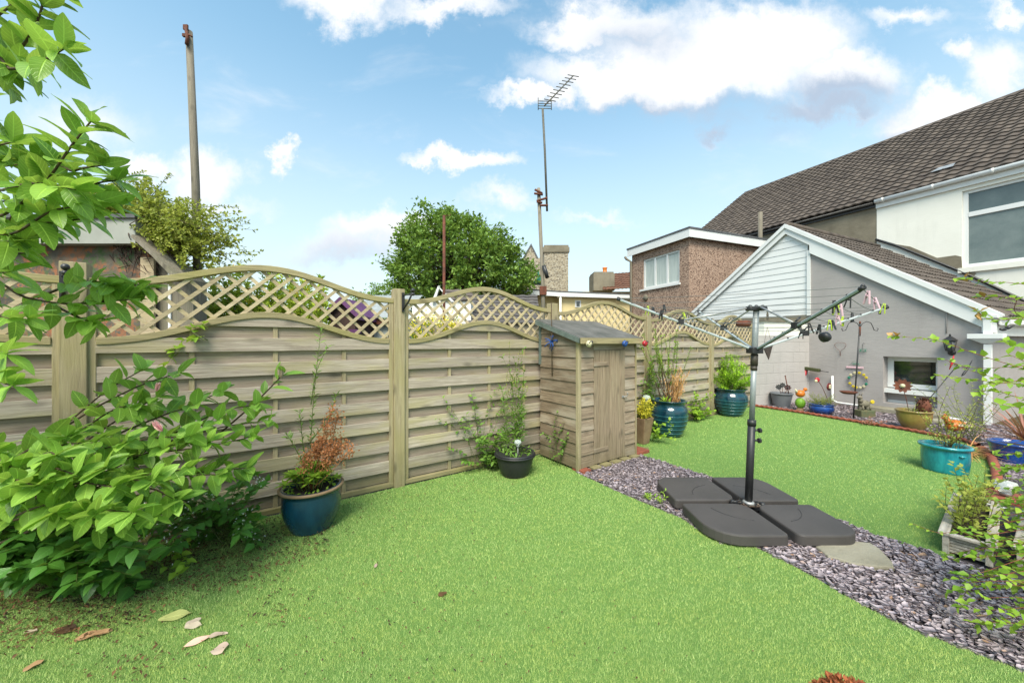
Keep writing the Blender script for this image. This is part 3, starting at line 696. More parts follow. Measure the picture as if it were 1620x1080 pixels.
# barge boards (both slopes)
def barge(mb, t0, t1, up, dn, y0, y1):
    mb.prism([(t0, gz(t0)-dn), (t1, gz(t1)-dn), (t1, gz(t1)+up), (t0, gz(t0)+up)], y0, y1)
mb = MB()
for a, b, s in ((lt_, at_, 1), (at_, rt_+.05, 1)):
    if a < at_-.01:
        mb.prism([(a, gz(a)-.17), (b, gz(b)-.20), (b, gz(b)+.0), (a, gz(a)+.0)], -.06, -.035)
    else: mb.prism([(a, gz(a)-.20), (0.03, gz(.03)-.22), (.031, gz(.03)-.40), (b-.12, gz(b-.12)-.33), (b-.12, gz(b)-.33), (b+.03, gz(b)-.33), (b+.03, gz(b)), (a, gz(a))], -.06, -.035)
part(mb, 'barge_board', m_white, ext)
mb = MB()
for a, b in ((lt_-.1, at_-.001), (at_+.001, rt_+.14)):
    mb.prism([(a, gz(a)-.06), (b, gz(b)-.06), (b, gz(b)+.035), (a, gz(a)+.035)], -.095, -.0615)
    mb.prism([(a, gz(a)+.0), (b, gz(b)+.0), (b, gz(b)+.034), (a, gz(a)+.034)], -.0605, .10)
part(mb, 'verge_trim', m_white, ext)
def tiles(mb, o, u, v, ul, vl, pu=.15, cv=.30, seg=6, amp=.022, lap=.026, skip=None):
    u = Vector(u).normalized(); v = Vector(v).normalized(); nn = u.cross(v).normalized()
    if nn.z < 0: nn = -nn
    nu = int(ul/pu)*seg; o = Vector(o)
    prof = [0, .25, .75, 1.0, .75, .25] if seg == 6 else [0, .8, 1, .3]
    for r in range(int(round(vl/cv))):
        v0, v1 = r*cv, min(vl, (r+1)*cv)+.01; vs = []; off = 0
        jit = [random.gauss(0, .0025) for _ in range(nu//seg+2)]
        for i in range(nu+1):
            x = i*pu/seg; h = amp*prof[i % seg] + jit[i//seg]
            vs += [o + u*x + v*v0 + nn*(h-.012), o + u*x + v*v0 + nn*(h+lap), o + u*x + v*v1 + nn*(h-.002)]
        b = len(mb.v); mb.v.extend([tuple(p) for p in vs]); mb.uv.extend([(0., 0.)]*len(vs)); tr = [random.random()*.8 for _ in range(nu//seg+2)]
        for i in range(nu):
            a = b+i*3; mb.f.append((a, a+3, a+4, a+1)); mb.f.append((a+1, a+4, a+5, a+2)); mb.r += [tr[i//seg], tr[i//seg]]; mb.sm += [False, False]
mb = MB(); tl_ = math.hypot(rt_+.14-at_, (rt_+.14-at_)*kk_)
tiles(mb, (rt_+.16, .07, gz(rt_+.16)+.01), (0, 1, 0), (-1, 0, kk_), EL, tl_+.02)
tiles(mb, (lt_-.1, .07, gz(lt_-.1)+.01), (0, 1, 0), (1, 0, kk_), EL+3, tl_-.02, seg=4)
rf = part(mb, 'roof_tiles', m_tile, ext)
mb = MB(); mb.tube([(at_, .0, az+.03), (at_, EL, az+.03)], .07, 10); part(mb, 'ridge', m_tile, ext)
# window set back in the recess
mb = MB(); mb.box((wl_, .2, wbz), (wr_, .27, wbz+.05)); part(mb, 'window_sill', m_white, ext)
wb0 = wbz+.30
fr = MB(); d0, d1 = .19, .24
for lo, hi in (((wl_, d0, wb0), (wl_+.09, d1, wtz)), ((wr_-.07, d0, wb0), (wr_, d1, wtz)), ((wl_+.09, d0, wtz-.09), (wr_-.07, d1, wtz)), ((wl_+.09, d0, wb0), (wr_-.07, d1, wb0+.09))): fr.box(lo, hi)
wf = part(fr, 'window', m_white, ext, bevel=.004)
mb = MB(); mb.box((wl_+.09, d0+.02, wb0+.09), (wr_-.07, d0+.03, wtz-.09)); sub(mb, 'pane', m_glassd, wf)
mb = MB(); mb.box((wl_+.0, .205, wbz), (wr_, .26, wb0)); part(mb, 'recess_back', m_grey, ext)
mb = MB(); mb.box((wl_-.02, .05, wb0-.1), (wr_+.0, .19, wb0-.02)); part(mb, 'window_ledge', m_white, ext)
# downpipe with hopper, gutter, fascia on the right side
dpx, dpz = PT(1566, 560)
pz0 = -.04
mb = MB(); mb.tube([(dpx, -.09, pz0), (dpx, -.09, 1.32)], .055, 4, smooth=False); pip = part(mb, 'downpipe', m_white, ext)
mb = MB(); zt = PT(1560, 528)[1]
mb.slab([(dpx-.2, -.19), (dpx+.17, -.19), (dpx+.17, .0), (dpx-.2, .0)], zt-.08, zt, .0)
mb.add([(dpx-.18,-.18,zt-.08),(dpx+.15,-.18,zt-.08),(dpx+.15,-.01,zt-.08),(dpx-.18,-.01,zt-.08),(dpx-.06,-.13,zt-.16),(dpx+.04,-.13,zt-.16),(dpx+.04,-.04,zt-.16),(dpx-.06,-.04,zt-.16)], [(0,4,5,1),(1,5,6,2),(2,6,7,3),(3,7,4,0),(4,7,6,5)])
sub(mb, 'hopper', m_white, pip, bevel=.004)
mb = MB(); mb.tube([(dpx, -.09, zt), (dpx, -.09, zt+.26)], .06, 4, smooth=False); mb.slab([(dpx-.12, -.15), (dpx+.1, -.15), (dpx+.1, -.02), (dpx-.12, -.02)], zt+.26, zt+.30); sub(mb, 'pipe_collar', m_white, pip)
mb = MB(); gzr = gz(rt_+.16)
mb.prism([(rt_+.08, gzr-.11), (rt_+.10, gzr-.13), (rt_+.17, gzr-.13), (rt_+.2, gzr-.11), (rt_+.2, gzr-.04), (rt_+.19, gzr-.04), (rt_+.18, gzr-.1), (rt_+.1, gzr-.1), (rt_+.09, gzr-.04), (rt_+.08, gzr-.04)], .05, EL); part(mb, 'gutter', m_white, ext)
mb = MB(); mb.box((rt_-.03, .0, gzr-.30), (rt_+.06, EL, gzr-.06)); mb.box((rt_-.06, .0, gzr-.30), (rt_-.03, EL, gzr-.28)); part(mb, 'fascia', m_white, ext)
mb = MB(); mb.tube([(.35, -.05, .30), (.35, -.05, .33)], .03, 8)
wp = [(.46, -.06, .62), (.46, -.06, .10), (.55, -.06, .05), (2.3, -.07, .02)]
mb = MB(); mb.tube(wp, .022, 8); part(mb, 'waste_pipe', m_white, ext)
mb = MB(); mb.box((wl_-.25, -.32, -.03), (wr_+.12, -.01, .085)); part(mb, 'stone_step', m_stoneslab, ext, bevel=.012)

# ------------------------------------------------------------------ main house behind
MO = Vector((10.99, 11.05, 0)); EZ = 5.48
main = thing('terraced_house', 'tall terraced house with white and bare rendered walls under a long dark tiled roof', 'house', MO, EROT)
def PM(px, py): return PT(px, py, MO, E)
m0, mz = PM(1387, 319); EZ = mz
mb = MB(); wx0, wtop = PM(1522, 303); _, wbt = PM(1522, 424); wx1 = wx0+1.9
mb.box((m0, 0, 0), (wx0, .25, EZ)); mb.box((wx0, 0, wtop), (wx1, .25, EZ)); mb.box((wx0, 0, 0), (wx1, .25, wbt)); mb.box((wx1, 0, 0), (9, .25, EZ)); part(mb, 'white_wall', m_whitew, main)
mb = MB(); mb.box((-8.4, .015, 0), (m0, .25, EZ-.05)); part(mb, 'bare_wall', m_cement, main)
f = MB(); a, b = wx0, wx1; z0, z1 = wbt, wtop; tz = PM(1522, 341)[1]
for lo, hi in (((a, .06, z0), (a+.09, .14, z1)), ((b-.09, .06, z0), (b, .14, z1)), ((a+.09, .06, z1-.08), (b-.09, .14, z1)), ((a+.09, .06, z0), (b-.09, .14, z0+.09)), ((a+.09, .055, tz-.06), (b-.09, .14, tz+.06))): f.box(lo, hi)
wf = part(f, 'window', m_white, main, bevel=.006)
mb = MB(); mb.box((a+.09, .09, z0+.09), (b-.09, .10, tz-.06)); sub(mb, 'pane', plain('frosted_glass', lin(150,164,162,.62), lin(126,144,144,.56), 3, .3, .8, 60, rv=0, bd=.004), wf)
mb = MB(); mb.box((a+.09, .09, tz+.06), (b-.09, .10, z1-.08)); sub(mb, 'pane', plain('frosted_glass_top', lin(128,146,148,.55), lin(110,130,134,.5), 3, .3, .8, 60, rv=0, bd=.004), wf)
mb = MB(); mb.box((a-.06, -.06, z0-.13), (b+.06, .05, z0-.002)); sub(mb, 'sill', m_whitew, wf)
mb = MB(); mb.tube([(m0, -.12, EZ-.02), (9, -.12, EZ-.02)], .065, 10)
for i in range(8): mb.tube([(m0+.15+i*1.0, -.12, EZ-.02), (m0+.20+i*1.0, -.12, EZ-.02)], .075, 10)
part(mb, 'gutter', m_white, main)
mb = MB(); mb.box((m0, -.06, EZ-.22), (9, -.002, EZ-.01)); part(mb, 'fascia', m_white, main)
mb = MB(); mb.tube([(-8.4, -.1, EZ-.05), (m0-.05, -.1, EZ-.05)], .05, 8); mb.box((-8.4, -.05, EZ-.16), (m0, .012, EZ-.0)); part(mb, 'old_gutter', m_black, main)
RB, RK = 5.6, .70
tl0 = -7.25
mb = MB(); vv = Vector((0, 1, RK)).normalized(); vlen = math.hypot(RB+.15, (RB+.15)*RK)
tiles(mb, (tl0, -.15, EZ+.02), (1, 0, 0), (0, 1, RK), 16.3, vlen, pu=.235, cv=.30, seg=6, amp=.03, lap=.036)
rf = part(mb, 'roof_tiles', m_tile, main)
mb = MB(); rzz = EZ+.02+(RB)*RK; mb.tube([(tl0, RB, rzz+.0), (9, RB, rzz+.0)], .12, 10); part(mb, 'ridge', m_tile, main)
mb = MB(); mb.add([(tl0, -.15, EZ-.06), (tl0, RB, rzz-.06), (tl0, 2*RB+.1, EZ-.06), (9, -.15, EZ-.06), (9, RB, rzz-.06), (9, 2*RB+.1, EZ-.06)], [(0,1,4,3),(1,2,5,4),(0,2,1)]); part(mb, 'roof_underside', m_oldgrey, main)
mb = MB(); mb.prism([(0,0)], 0, 1) if False else None
mb.add([(tl0+.15, .1, 0), (tl0+.15, 2*RB, 0), (tl0+.15, 2*RB, EZ-.1), (tl0+.15, RB, rzz-.2), (tl0+.15, .1, EZ-.1)], [(0,4,3,2,1)]); part(mb, 'gable_end', m_cement, main)
a_, z_ = PM(1448, 341); mb = MB(); vN = Vector((0, 1, RK)).normalized()
q0 = Vector((m0+.95, .55, EZ+.02+.70*RK+.08)); mb.add([q0, q0+Vector((.42,0,0)), q0+Vector((.42,0,0))+vN*.22, q0+vN*.24+Vector((.1,0,0))], [(0,1,2,3)]); part(mb, 'lead_patch', m_steel, main)
# lead flashing where the extension roof meets the white wall
mb = MB(); pa = [PM(x, y) for x, y in ((1386, 378), (1420, 388), (1470, 408), (1520, 428), (1560, 446), (1620, 474), (1700, 512))]; 
zz_ = [(p[0], p[1]) for p in pa]
mb.tube([(p[0], -.03, p[1]-.02) for p in zz_], .035, 6); part(mb, 'flashing', m_black, main)
mb = MB(); fl = [(PM(x, y)) for x, y in ((1415, 386), (1440, 390), (1483, 408), (1512, 404), (1521, 406), (1523, 428), (1545, 432), (1540, 437), (1500, 424))]
mb.prism([(p[0], p[1]) for p in fl][::-1], -.03, -.003); part(mb, 'grey_render_patch', m_cement, main)
mb = MB(); vx, vz = PM(1222, 372)
mb.tube([(vx, -.75, vz-1.4), (vx, -.75, vz+.75)], .075, 10); part(mb, 'flue_pipe', m_oldgrey, main)

# ------------------------------------------------------------------ pebbledashed flat roofed house
K0 = Vector((5.895, 12.0, 0)); kl = Vector((-1.03, 2.6, 0)).normalized(); KROT = math.atan2(-kl.y, -kl.x)
pb_ = thing('pebbledash_house', 'brown pebbledashed flat roofed building with a white three pane window', 'house', K0, KROT)
# local: x = -kl (towards viewer), y = right-away
H = 4.93; LL = 2.80; DW = 3.6
def PK(px, py): return PT(px, py, K0, -kl)
wa, wt = PK(1017, 411); wb_, _ = PK(1075, 405); _, wbz2 = PK(1017, 458)
mb = MB(); mb.box((-LL, 0, 0), (wa, .25, H)); mb.box((wa, 0, wt), (wb_, .25, H)); mb.box((wa, 0, 0), (wb_, .25, wbz2)); mb.box((wb_, 0, 0), (0, .25, H))
part(mb, 'front_wall', m_pebble, pb_)
mb = MB(); mb.box((-.25, .25, 0), (-.004, DW+1.2, H)); mb.box((-LL, .25, 0), (-LL+.2, DW, H)); part(mb, 'side_wall', m_pebble, pb_)
f = MB(); t3 = (wb_-wa)/3
for lo, hi in [((wa, .05, wbz2), (wb_, .12, wbz2+.08)), ((wa, .05, wt-.07), (wb_, .12, wt))] + [((wa+i*t3-(0 if i == 0 else .04)-(.04 if i == 3 else 0), .048, wbz2+.08), (wa+i*t3+(.08 if i == 0 else .04)-(.04 if i == 3 else 0), .122, wt-.07)) for i in range(4)]: f.box(lo, hi)
wf = part(f, 'window', m_white, pb_)
for i in range(3):
    mb = MB(); mb.box((wa+i*t3+.05, .08, wbz2+.05), (wa+(i+1)*t3-.05, .09, wt-.05)); sub(mb, 'pane', m_curtain, wf)
mb = MB(); mb.box((wa-.12, -.06, wbz2-.07), (wb_+.05, .05, wbz2-.003)); sub(mb, 'sill', m_white, wf)
mb = MB(); mb.box((-LL-.1, -.16, H-.13), (.16, -.135, H+.14)); mb.box((.135, -.134, H-.13), (.16, DW+1.3, H+.14)); part(mb, 'fascia', m_white, pb_)
mb = MB(); mb.box((-LL-.12, -.18, H+.142), (.18, DW+1.3, H+.2)); part(mb, 'flat_roof', m_slate_roof, pb_)
mb = MB(); mb.tube([(-LL+.02, -.07, 0), (-LL+.02, -.07, H-.35), (-LL-.1, -.2, H-.22), (-LL-.14, -.24, H-.12)], .05, 8); part(mb, 'downpipe', m_oldgrey, pb_)
mb = MB(); mb.lathe([(.001, 0), (.12, 0), (.12, .03), (.001, .03)], 16, Matrix.Translation((PK(1022, 471)[0], -.002, PK(1022, 471)[1])) @ Matrix.Rotation(R(90), 4, 'X')); part(mb, 'vent_cover', m_cement, pb_)

# ------------------------------------------------------------------ far houses
def housebox(name, label, cat, px0, px1, Y, ytop, m, grp=None, depth=6):
    a, b = W(px0, ytop, Y), W(px1, ytop, Y); t = thing(name, label, cat, (a.x, Y, 0), 0, grp); mb = MB(); mb.box((0, 0, 0), (b.x-a.x, depth, a.z)); part(mb, 'wall', m, t)
    return t, b.x-a.x, a.z
t, w_, h_ = housebox('stone_building', 'ruined rubble stone building with tall square stone chimney stack', 'building', 826, 866, 30, 408, m_stone, depth=5)
a = W(861, 390, 26); mb = MB(); cw = (899-861)/F*26; mb.box((a.x-t.location.x, -4, 0), (a.x-t.location.x+cw, -2.4, W(0, 399, 26).z)); part(mb, 'chimney_stack', m_stone, t)
mb = MB(); mb.box((a.x-t.location.x-.08, -4.08, W(0, 399, 26).z), (a.x-t.location.x+cw+.08, -2.32, W(0, 391, 26).z)); mb.box((a.x-t.location.x-.0, -4.0, W(0, 391, 26).z), (a.x-t.location.x+cw+.02, -2.4, W(0, 387.5, 26).z)); part(mb, 'chimney_cap', m_cement, t)
mb = MB(); p = [(.1, h_), (1.3, h_), (.75, h_+1.1)]; mb.prism(p, 0, .5); part(mb, 'gable_peak', m_stone, t)
mb = MB(); mb.add([(p_ := (0.05, -.05, h_+.0)), (.75, -.05, h_+1.2), (1.35, -.05, h_), (1.2, -.05, h_), (.75, -.05, h_+1.0), (.2, -.05, h_)], [(0,1,4,5),(1,2,3,4)]); part(mb, 'coping', m_slate_roof, t)
# cream house
t = thing('cream_house', 'cream rendered single storey building with grey sloping roof edge and a tiny window', 'house', W(800, 560, 20)*Vector((1,1,0)) if False else (W(800,560,18).x, 18, 0))
ox = t.location.x
x0, x1, xm = W(858, 0, 18).x-ox, W(1003, 0, 18).x-ox, W(884, 0, 18).x-ox
zt = W(0, 463, 18).z; zt2 = W(0, 471, 18).z
mb = MB(); mb.box((x0-1.8, .5, 0), (xm, 5, zt)); mb.box((xm, 0, 0), (x1+1, 5, zt2+.05)); part(mb, 'wall', m_cream, t)
mb = MB(); mb.add([(x0-2.0, -.3, zt+.25), (xm, -.3, zt+.05), (x1+1, -.3, zt2+.12), (x1+1, 3.5, zt2+.6), (x0-2.0, 3.5, zt+.75), (x0-2.0, -.3, zt+.17), (xm, -.3, zt-.03), (x1+1, -.3, zt2+.04)], [(0,1,2,3,4),(0,5,6,1),(1,6,7,2)]); part(mb, 'roof', m_slate_roof, t)
mb = MB(); mb.add([(x0-2.0, -.32, zt+.17), (xm, -.32, zt-.03), (x1+1, -.32, zt2+.04), (x1+1, -.32, zt2-.12), (xm, -.32, zt-.22), (x0-2.0, -.32, zt-.05)], [(0,5,4,1),(1,4,3,2)]); part(mb, 'fascia', m_white, t)
mb = MB(); mb.tube([(xm+.05, -.25, 0), (xm+.05, -.25, zt-.15)], .06, 8); mb.tube([(x1-.1, -.25, 0), (x1-.1, -.25, zt2-.1)], .06, 8); part(mb, 'downpipe', m_white, t)
wxa, wxb = W(909.5, 0, 18).x-ox, W(919, 0, 18).x-ox
mb = MB(); mb.box((wxa, -.04, W(0,486,18).z), (wxb, -.002, W(0,475,18).z)); wf = part(mb, 'window', m_white, t)
mb = MB(); mb.box((wxa+.07, -.06, W(0,484.5,18).z), (wxb-.07, -.045, W(0,477,18).z)); sub(mb, 'pane', m_glassd, wf)
# house with rendered chimney and brown tiles
Y = 24; t = thing('tiled_house', 'house with brown tiled roof and square rendered chimney with an orange pot', 'house', (W(938,0,Y).x, Y, 0)); ox = t.location.x
mb = MB(); mb.box((-.5, 1, 0), (W(1010,0,Y).x-ox, 6, W(0,458,Y).z)); part(mb, 'wall', m_cream, t)
mb = MB(); mb.box((0, -.2, W(0,460,Y).z), (W(971,0,Y).x-ox, 1.2, W(0,433,Y).z)); mb.box((.05, -.15, W(0,433,Y).z), (W(971,0,Y).x-ox-.05, 1.15, W(0,430.5,Y).z)); part(mb, 'chimney_stack', m_cement, t)
mb = MB(); cx = W(960,0,Y).x-ox; mb.lathe([(.16, 0), (.2, .05), (.15, .1), (.13, .3), (.18, .38), (.12, .42)], 14, Matrix.Translation((cx, .5, W(0,430.5,Y).z))); part(mb, 'chimney_pot', m_hen, t)
mb = MB(); u0 = Vector((W(951,0,Y).x-ox, -.6, W(0,461,Y).z)); tiles(mb, u0, (1, .0, .07), (.12, 1, .5), W(1040,0,Y).x-W(951,0,Y).x, 3.6, .25, .42, 4, .03, .05); part(mb, 'roof', m_tile_red, t)
# low white building with grey tiles seen through the lattice
Y = 9.5; t = thing('white_outbuilding', 'low white outbuilding with grey tiled roof seen through lattice behind the rusty pole', 'outbuilding', (W(652,0,Y).x, Y, 0)); ox = t.location.x
mb = MB(); mb.box((0, 0, 0), (W(745,0,Y).x-ox, 3, W(0,474,Y).z)); part(mb, 'wall', m_whitew, t)
xa, xb = W(741,0,Y).x-ox, W(862,0,Y).x-ox
mb = MB(); mb.box((xa, .2, 0), (xb, 3, W(0,512,Y).z)); mb.box((W(652,0,Y).x-ox+.0, -.02, 0), (xb, .2, W(0,512,Y).z)); part(mb, 'lower_wall', m_cement, t)
mb = MB(); tiles(mb, (xa-.05, -.1, W(0,512,Y).z), (1, 0, 0), (0, 1, .62), xb-xa+.2, 1.75, .28, .2, 4, .02, .022); part(mb, 'roof_tiles', plain('grey_tile', lin(130,122,116,.6), lin(96,92,92,.55), 4, .85, .4, 50, rv=.4), t)
mb = MB(); ga, gb, gp = W(686,472,Y), W(716,472,Y), W(694,452,Y); z0 = ga.z
mb.prism([(W(684,0,Y).x-ox, W(0,478,Y).z), (W(694,0,Y).x-ox, W(0,453,Y).z), (W(697,0,Y).x-ox, W(0,453,Y).z), (W(689,0,Y).x-ox, W(0,478,Y).z)][::-1], -.1, -.02); mb.prism([(W(694,0,Y).x-ox, W(0,453,Y).z), (W(720,0,Y).x-ox, W(0,478,Y).z), (W(715,0,Y).x-ox, W(0,478,Y).z), (W(696,0,Y).x-ox, W(0,457,Y).z)], -.1, -.021); part(mb, 'barge_board', m_white, t)
mb = MB(); tiles(mb, (W(697,0,Y).x-ox, -.05, W(0,476,Y).z), (1, 0, 0), (0, 1, .8), 1.0, .55, .28, .2, 4, .02, .022); part(mb, 'small_roof', plain('grey_tile2', lin(140,124,112,.6), lin(96,92,92,.55), 4, .85, .4, 50, rv=.4), t)
# corrugated roof shed + purple playhouse behind the lattice
Y = 7.0; t = thing('corrugated_shed', 'small shed with pale grey corrugated roof seen through the lattice left of the middle post', 'shed', (W(548,0,Y).x, Y, 0)); ox = t.location.x
xa, xb = 0, W(640,0,Y).x-ox
mb = MB(); mb.box((xa, .1, 0), (xb, 2, W(0,504,Y).z)); part(mb, 'wall', plain('pale_green_board', lin(200,208,200,.8), lin(170,176,170,.75), 8, .7, .2), t)
mb = MB(); mb.box((xa-.05, -.03, W(0,513,Y).z), (xb, .09, W(0,505,Y).z)); part(mb, 'fascia', m_rust, t)
mb = MB(); nn = 44; vs = []
for i in range(nn+1):
    q = i/nn; y = -.1+q*1.5; z = W(0,503,Y).z + q*.62 + .018*math.sin(i*math.pi*.5); vs += [(xa-.1, y, z), (xb, y, z)]
mb.add(vs, [(2*i, 2*i+1, 2*i+3, 2*i+2) for i in range(nn)]); part(mb, 'roof', m_alu, t)
Y = 6.2; t = thing('playhouse', 'small purple painted childrens playhouse behind the lattice', 'playhouse', (W(518,0,Y).x, Y, 0)); ox = t.location.x
m_purp = plain('purple_paint', lin(120,70,124,.8), lin(96,54,100,.75), 6, .6, .2); g = lambda x: W(x,0,Y).x-ox; z = lambda y: W(0,y,Y).z
mb = MB(); mb.prism([(g(518), 0), (g(560), 0), (g(560), z(500)), (g(539), z(478)), (g(518), z(500))], .05, .9); part(mb, 'wall', plain('dark_board', lin(92,66,60,.6), lin(60,46,44,.5), 6, .8, .3), t)
for s in (0, 1):
    mb = MB(); e = 1 if s else -1; c = 539; mb.prism([(g(c), z(470)), (g(c), z(477)), (g(c+e*30), z(506)), (g(c+e*30), z(499))][::(1 if s else -1)], -.05, 1.0); part(mb, 'roof', m_purp, t)
mb = MB(); mb.box((g(515), -.02, z(527)), (g(570), .04, z(521))); part(mb, 'rail', m_purp, t)

# ------------------------------------------------------------------ old outbuilding on the left, behind the fence
Y = 4.4; t = thing('old_outbuilding', 'old outbuilding with pale grey fascia and stained leaf covered wall behind the left fence post', 'outbuilding', (W(40,0,Y).x, Y, 0)); ox = t.location.x
g = lambda x: W(x,0,Y).x-ox; z = lambda y: W(0,y,Y).z
k = NT('stained_wall'); v = k.vec(); vo = k.n('ShaderNodeTexVoronoi'); k.L(v, vo.inputs[0]); vo.inputs['Scale'].default_value = 30; vo.inputs['Randomness'].default_value = 1; sp = k.n('ShaderNodeSeparateColor'); k.L(vo.outputs['Color'], sp.inputs[0])
c = k.mix(k.ramp(k.noise(v, 2.2, 5), .4, .6), lin(96,92,82,.6), lin(136,126,110,.6)); f1 = k.math('MULTIPLY', k.ramp(k.noise(v, 1.6, 3), .42, .5), k.ramp(sp.outputs[0], .25, .3))
c = k.mix(k.math('MULTIPLY', f1, k.ramp(k.noise(v, 14, 5, .7), .3, .65)), c, k.mix(k.ramp(k.noise(v, 3, 4), .47, .53), lin(178,112,70,.75), lin(84,118,62,.7))); k.col(c); k.rough(.9); k.bump(k.noise(v, 18, 5), .6, .02); m_stain = k.m
mb = MB(); mb.box((g(-160), 0, 0), (g(236), .2, z(389))); mb.box((g(236)-.1, .2, 0), (g(236), .45, z(392))); part(mb, 'wall', m_stain, t)
mb = MB(); mb.prism([(g(236), 0), (g(300), 0), (g(300), z(442)), (g(268), z(412)), (g(236), z(392))], .05, .25); part(mb, 'lean_to_wall', m_oldgrey, t)
mb = MB(); mb.box((g(-160), -.14, z(390)), (g(233), -.01, z(352))); part(mb, 'fascia', plain('grey_fascia', lin(190,192,182,.72), lin(166,168,158,.68), 2, .6, .1, rv=0), t)
mb = MB(); mb.box((g(-162), -.17, z(351.8)), (g(236), .5, z(346))); part(mb, 'flat_roof', m_slate_roof, t)
mb = MB(); v = [(g(236), -.2, z(378)), (g(268), -.2, z(406)), (g(306), -.2, z(446)), (g(303), -.2, z(450)), (g(265), -.2, z(410)), (g(234), -.2, z(382))]
mb.add(v + [(p[0]+.03, -.05, p[2]) for p in v], [(0,1,4,5),(1,2,3,4),(6,11,10,7),(7,10,9,8),(0,6,7,1),(1,7,8,2),(5,4,10,11),(4,3,9,10),(2,8,9,3),(0,5,11,6)]); part(mb, 'lean_to_roof', m_oldgrey, t)
mb = MB(); mb.box((g(226), -.03, 1.4), (g(247), -.005, z(408))); part(mb, 'pale_board', m_latt, t)
mb = MB(); mb.box((g(262), .03, 1.2), (g(266), .045, z(412))); part(mb, 'glass_strip', m_white, t)
# poles
def pole(name, label, pts, r, m, extra=None, r1=None):
    base = Vector(pts[0]); t = thing(name, label, 'pole', base); mb = MB(); mb.tube([Vector(p)-base for p in pts], r, 12, r1=r1); part(mb, 'shaft', m, t); return t, base
Y = 5.2
b0 = W(318, 540, Y); b0.z = 0; tp = W(299, 50, Y)
t, b = pole('wooden_pole', 'tall grey wooden pole with rusty bolt at its top rising behind the old outbuilding', [b0, W(309.5, 290, Y), tp], .055, m_oldgrey, r1=.042)
mb = MB(); q = tp-b; mb.box(q+Vector((-.035,-.06,-.02)), q+Vector((.03,-.04,.05))); mb.box(q+Vector((-.075,-.03,-.09)), q+Vector((.02,.0,-.05))); mb.tube([q+Vector((.01,-.05,-.12)), q+Vector((.06,-.06,-.10)), q+Vector((.1,-.06,-.13))], .012, 6); mb.tube([q+Vector((0,-.05,.0)), q+Vector((.03,-.055,-.12)), q+Vector((.02,-.06,-.24))], .022, 6); part(mb, 'bracket', m_rust, t)
Y = 8.2; b0 = W(702.5, 540, Y); b0.z = 0; t, b = pole('rusty_pole', 'thin rusty metal pole in front of the green tree', [b0, W(702.5, 341, Y)], .032, m_rust)
mb = MB(); q = W(702.5, 341, Y)-b; mb.tube([q, q+Vector((.12,0,.0)), q+Vector((.16,0,.03))], .008, 5); part(mb, 'hook', m_rust, t)
Y = 7.4
b0 = W(861, 540, Y); b0.z = 0
t, b = pole('aerial_support_pole', 'leaning grey metal pole with rusty brackets that holds the television aerial mast', [b0, W(859, 455, Y), W(852, 298, Y)], .042, m_oldgrey, r1=.036)
mb = MB()
for (x0, y0_, x1, y1_) in ((846,300,858,306),(845,306,859,308),(849,318,866,313),(849,319,858,321),(854,325,867,325)):
    mb.tube([W(x0,y0_,Y-.06)-b, W(x1,y1_,Y-.06)-b], .022, 6)
mb.box(W(854,466,Y-.07)-b, W(864,454,Y+.05)-b); part(mb, 'bracket', m_rust, t)
mb = MB(); mb.tube([W(860,420,Y-.08)-b, W(864,432,Y-.08)-b, W(866,440,Y-.06)-b], .04, 8); part(mb, 'junction_box', m_black, t)
m_aer = plain('dull_metal', lin(122,118,104,.7), lin(90,88,80,.6), 12, .6, .1, rv=.2)
t = thing('television_aerial', 'television aerial with slanting comb of rods on a thin mast clamped to the leaning pole', 'aerial', W(865, 332, Y-.03)); b = t.location.copy()
mb = MB(); mb.tube([W(865.5, 334, Y-.03)-b, W(862, 240, Y-.03)-b, W(858.5, 172, Y-.03)-b], .022, 8); part(mb, 'mast', m_aer, t)
A0, A1 = W(861, 168, Y-.05), W(907, 120, Y+.55); mb = MB(); mb.tube([A0-b, A1-b], .014, 6); part(mb, 'boom', m_aer, t)
mb = MB(); dd = Vector((.9, -.25, -.35)).normalized()
for i in range(9):
    c = A0.lerp(A1, .18+.102*i); l = .13; mb.tube([c-b-dd*l, c-b+dd*l], .009, 5)
part(mb, 'director_rods', m_aer, t)
mb = MB(); c = W(862, 167, Y)-b
for i in range(4): mb.tube([c+Vector((-.14,-.03,-.08+.05*i)), c+Vector((.13,-.05,-.10+.05*i))], .008, 5)
for x in (-.14, .13): mb.tube([c+Vector((x,-.04,-.12)), c+Vector((x,-.04,.13))], .008, 5)
part(mb, 'reflector', m_aer, t)
# ------------------------------------------------------------------ rotary dryer on its slab base
DC = Vector((1.885, 2.877, 0))
def rrect(x0, y0, x1, y1, rads, n=7):     # rads: for corners (x0,y0),(x1,y0),(x1,y1),(x0,y1)
    out = []
    for (cx, cy, sx, sy, a0), r in zip(((x0, y0, 1, 1, 180), (x1, y0, -1, 1, 270), (x1, y1, -1, -1, 0), (x0, y1, 1, -1, 90)), rads):
        ox, oy = cx+sx*r, cy+sy*r
        for i in range(n+1): a = R(a0+90*i/n); out.append((ox+r*math.cos(a), oy+r*math.sin(a)))
    return out
slabs = [((1.345, 2.385, 1.845, 2.865), (.21, .035, .10, .03), 'front left charcoal plastic base slab of the clothes dryer, next to the near lawn'),
         ((1.905, 2.385, 2.36, 2.845), (.05, .15, .03, .10), 'front right charcoal plastic base slab of the clothes dryer, by the pale flagstone'),
         ((1.325, 2.925, 1.835, 3.42), (.03, .10, .03, .17), 'back left charcoal plastic base slab of the clothes dryer, towards the shed'),
         ((1.885, 2.915, 2.33, 3.42), (.10, .03, .16, .03), 'back right charcoal plastic base slab of the clothes dryer, by the far lawn')]
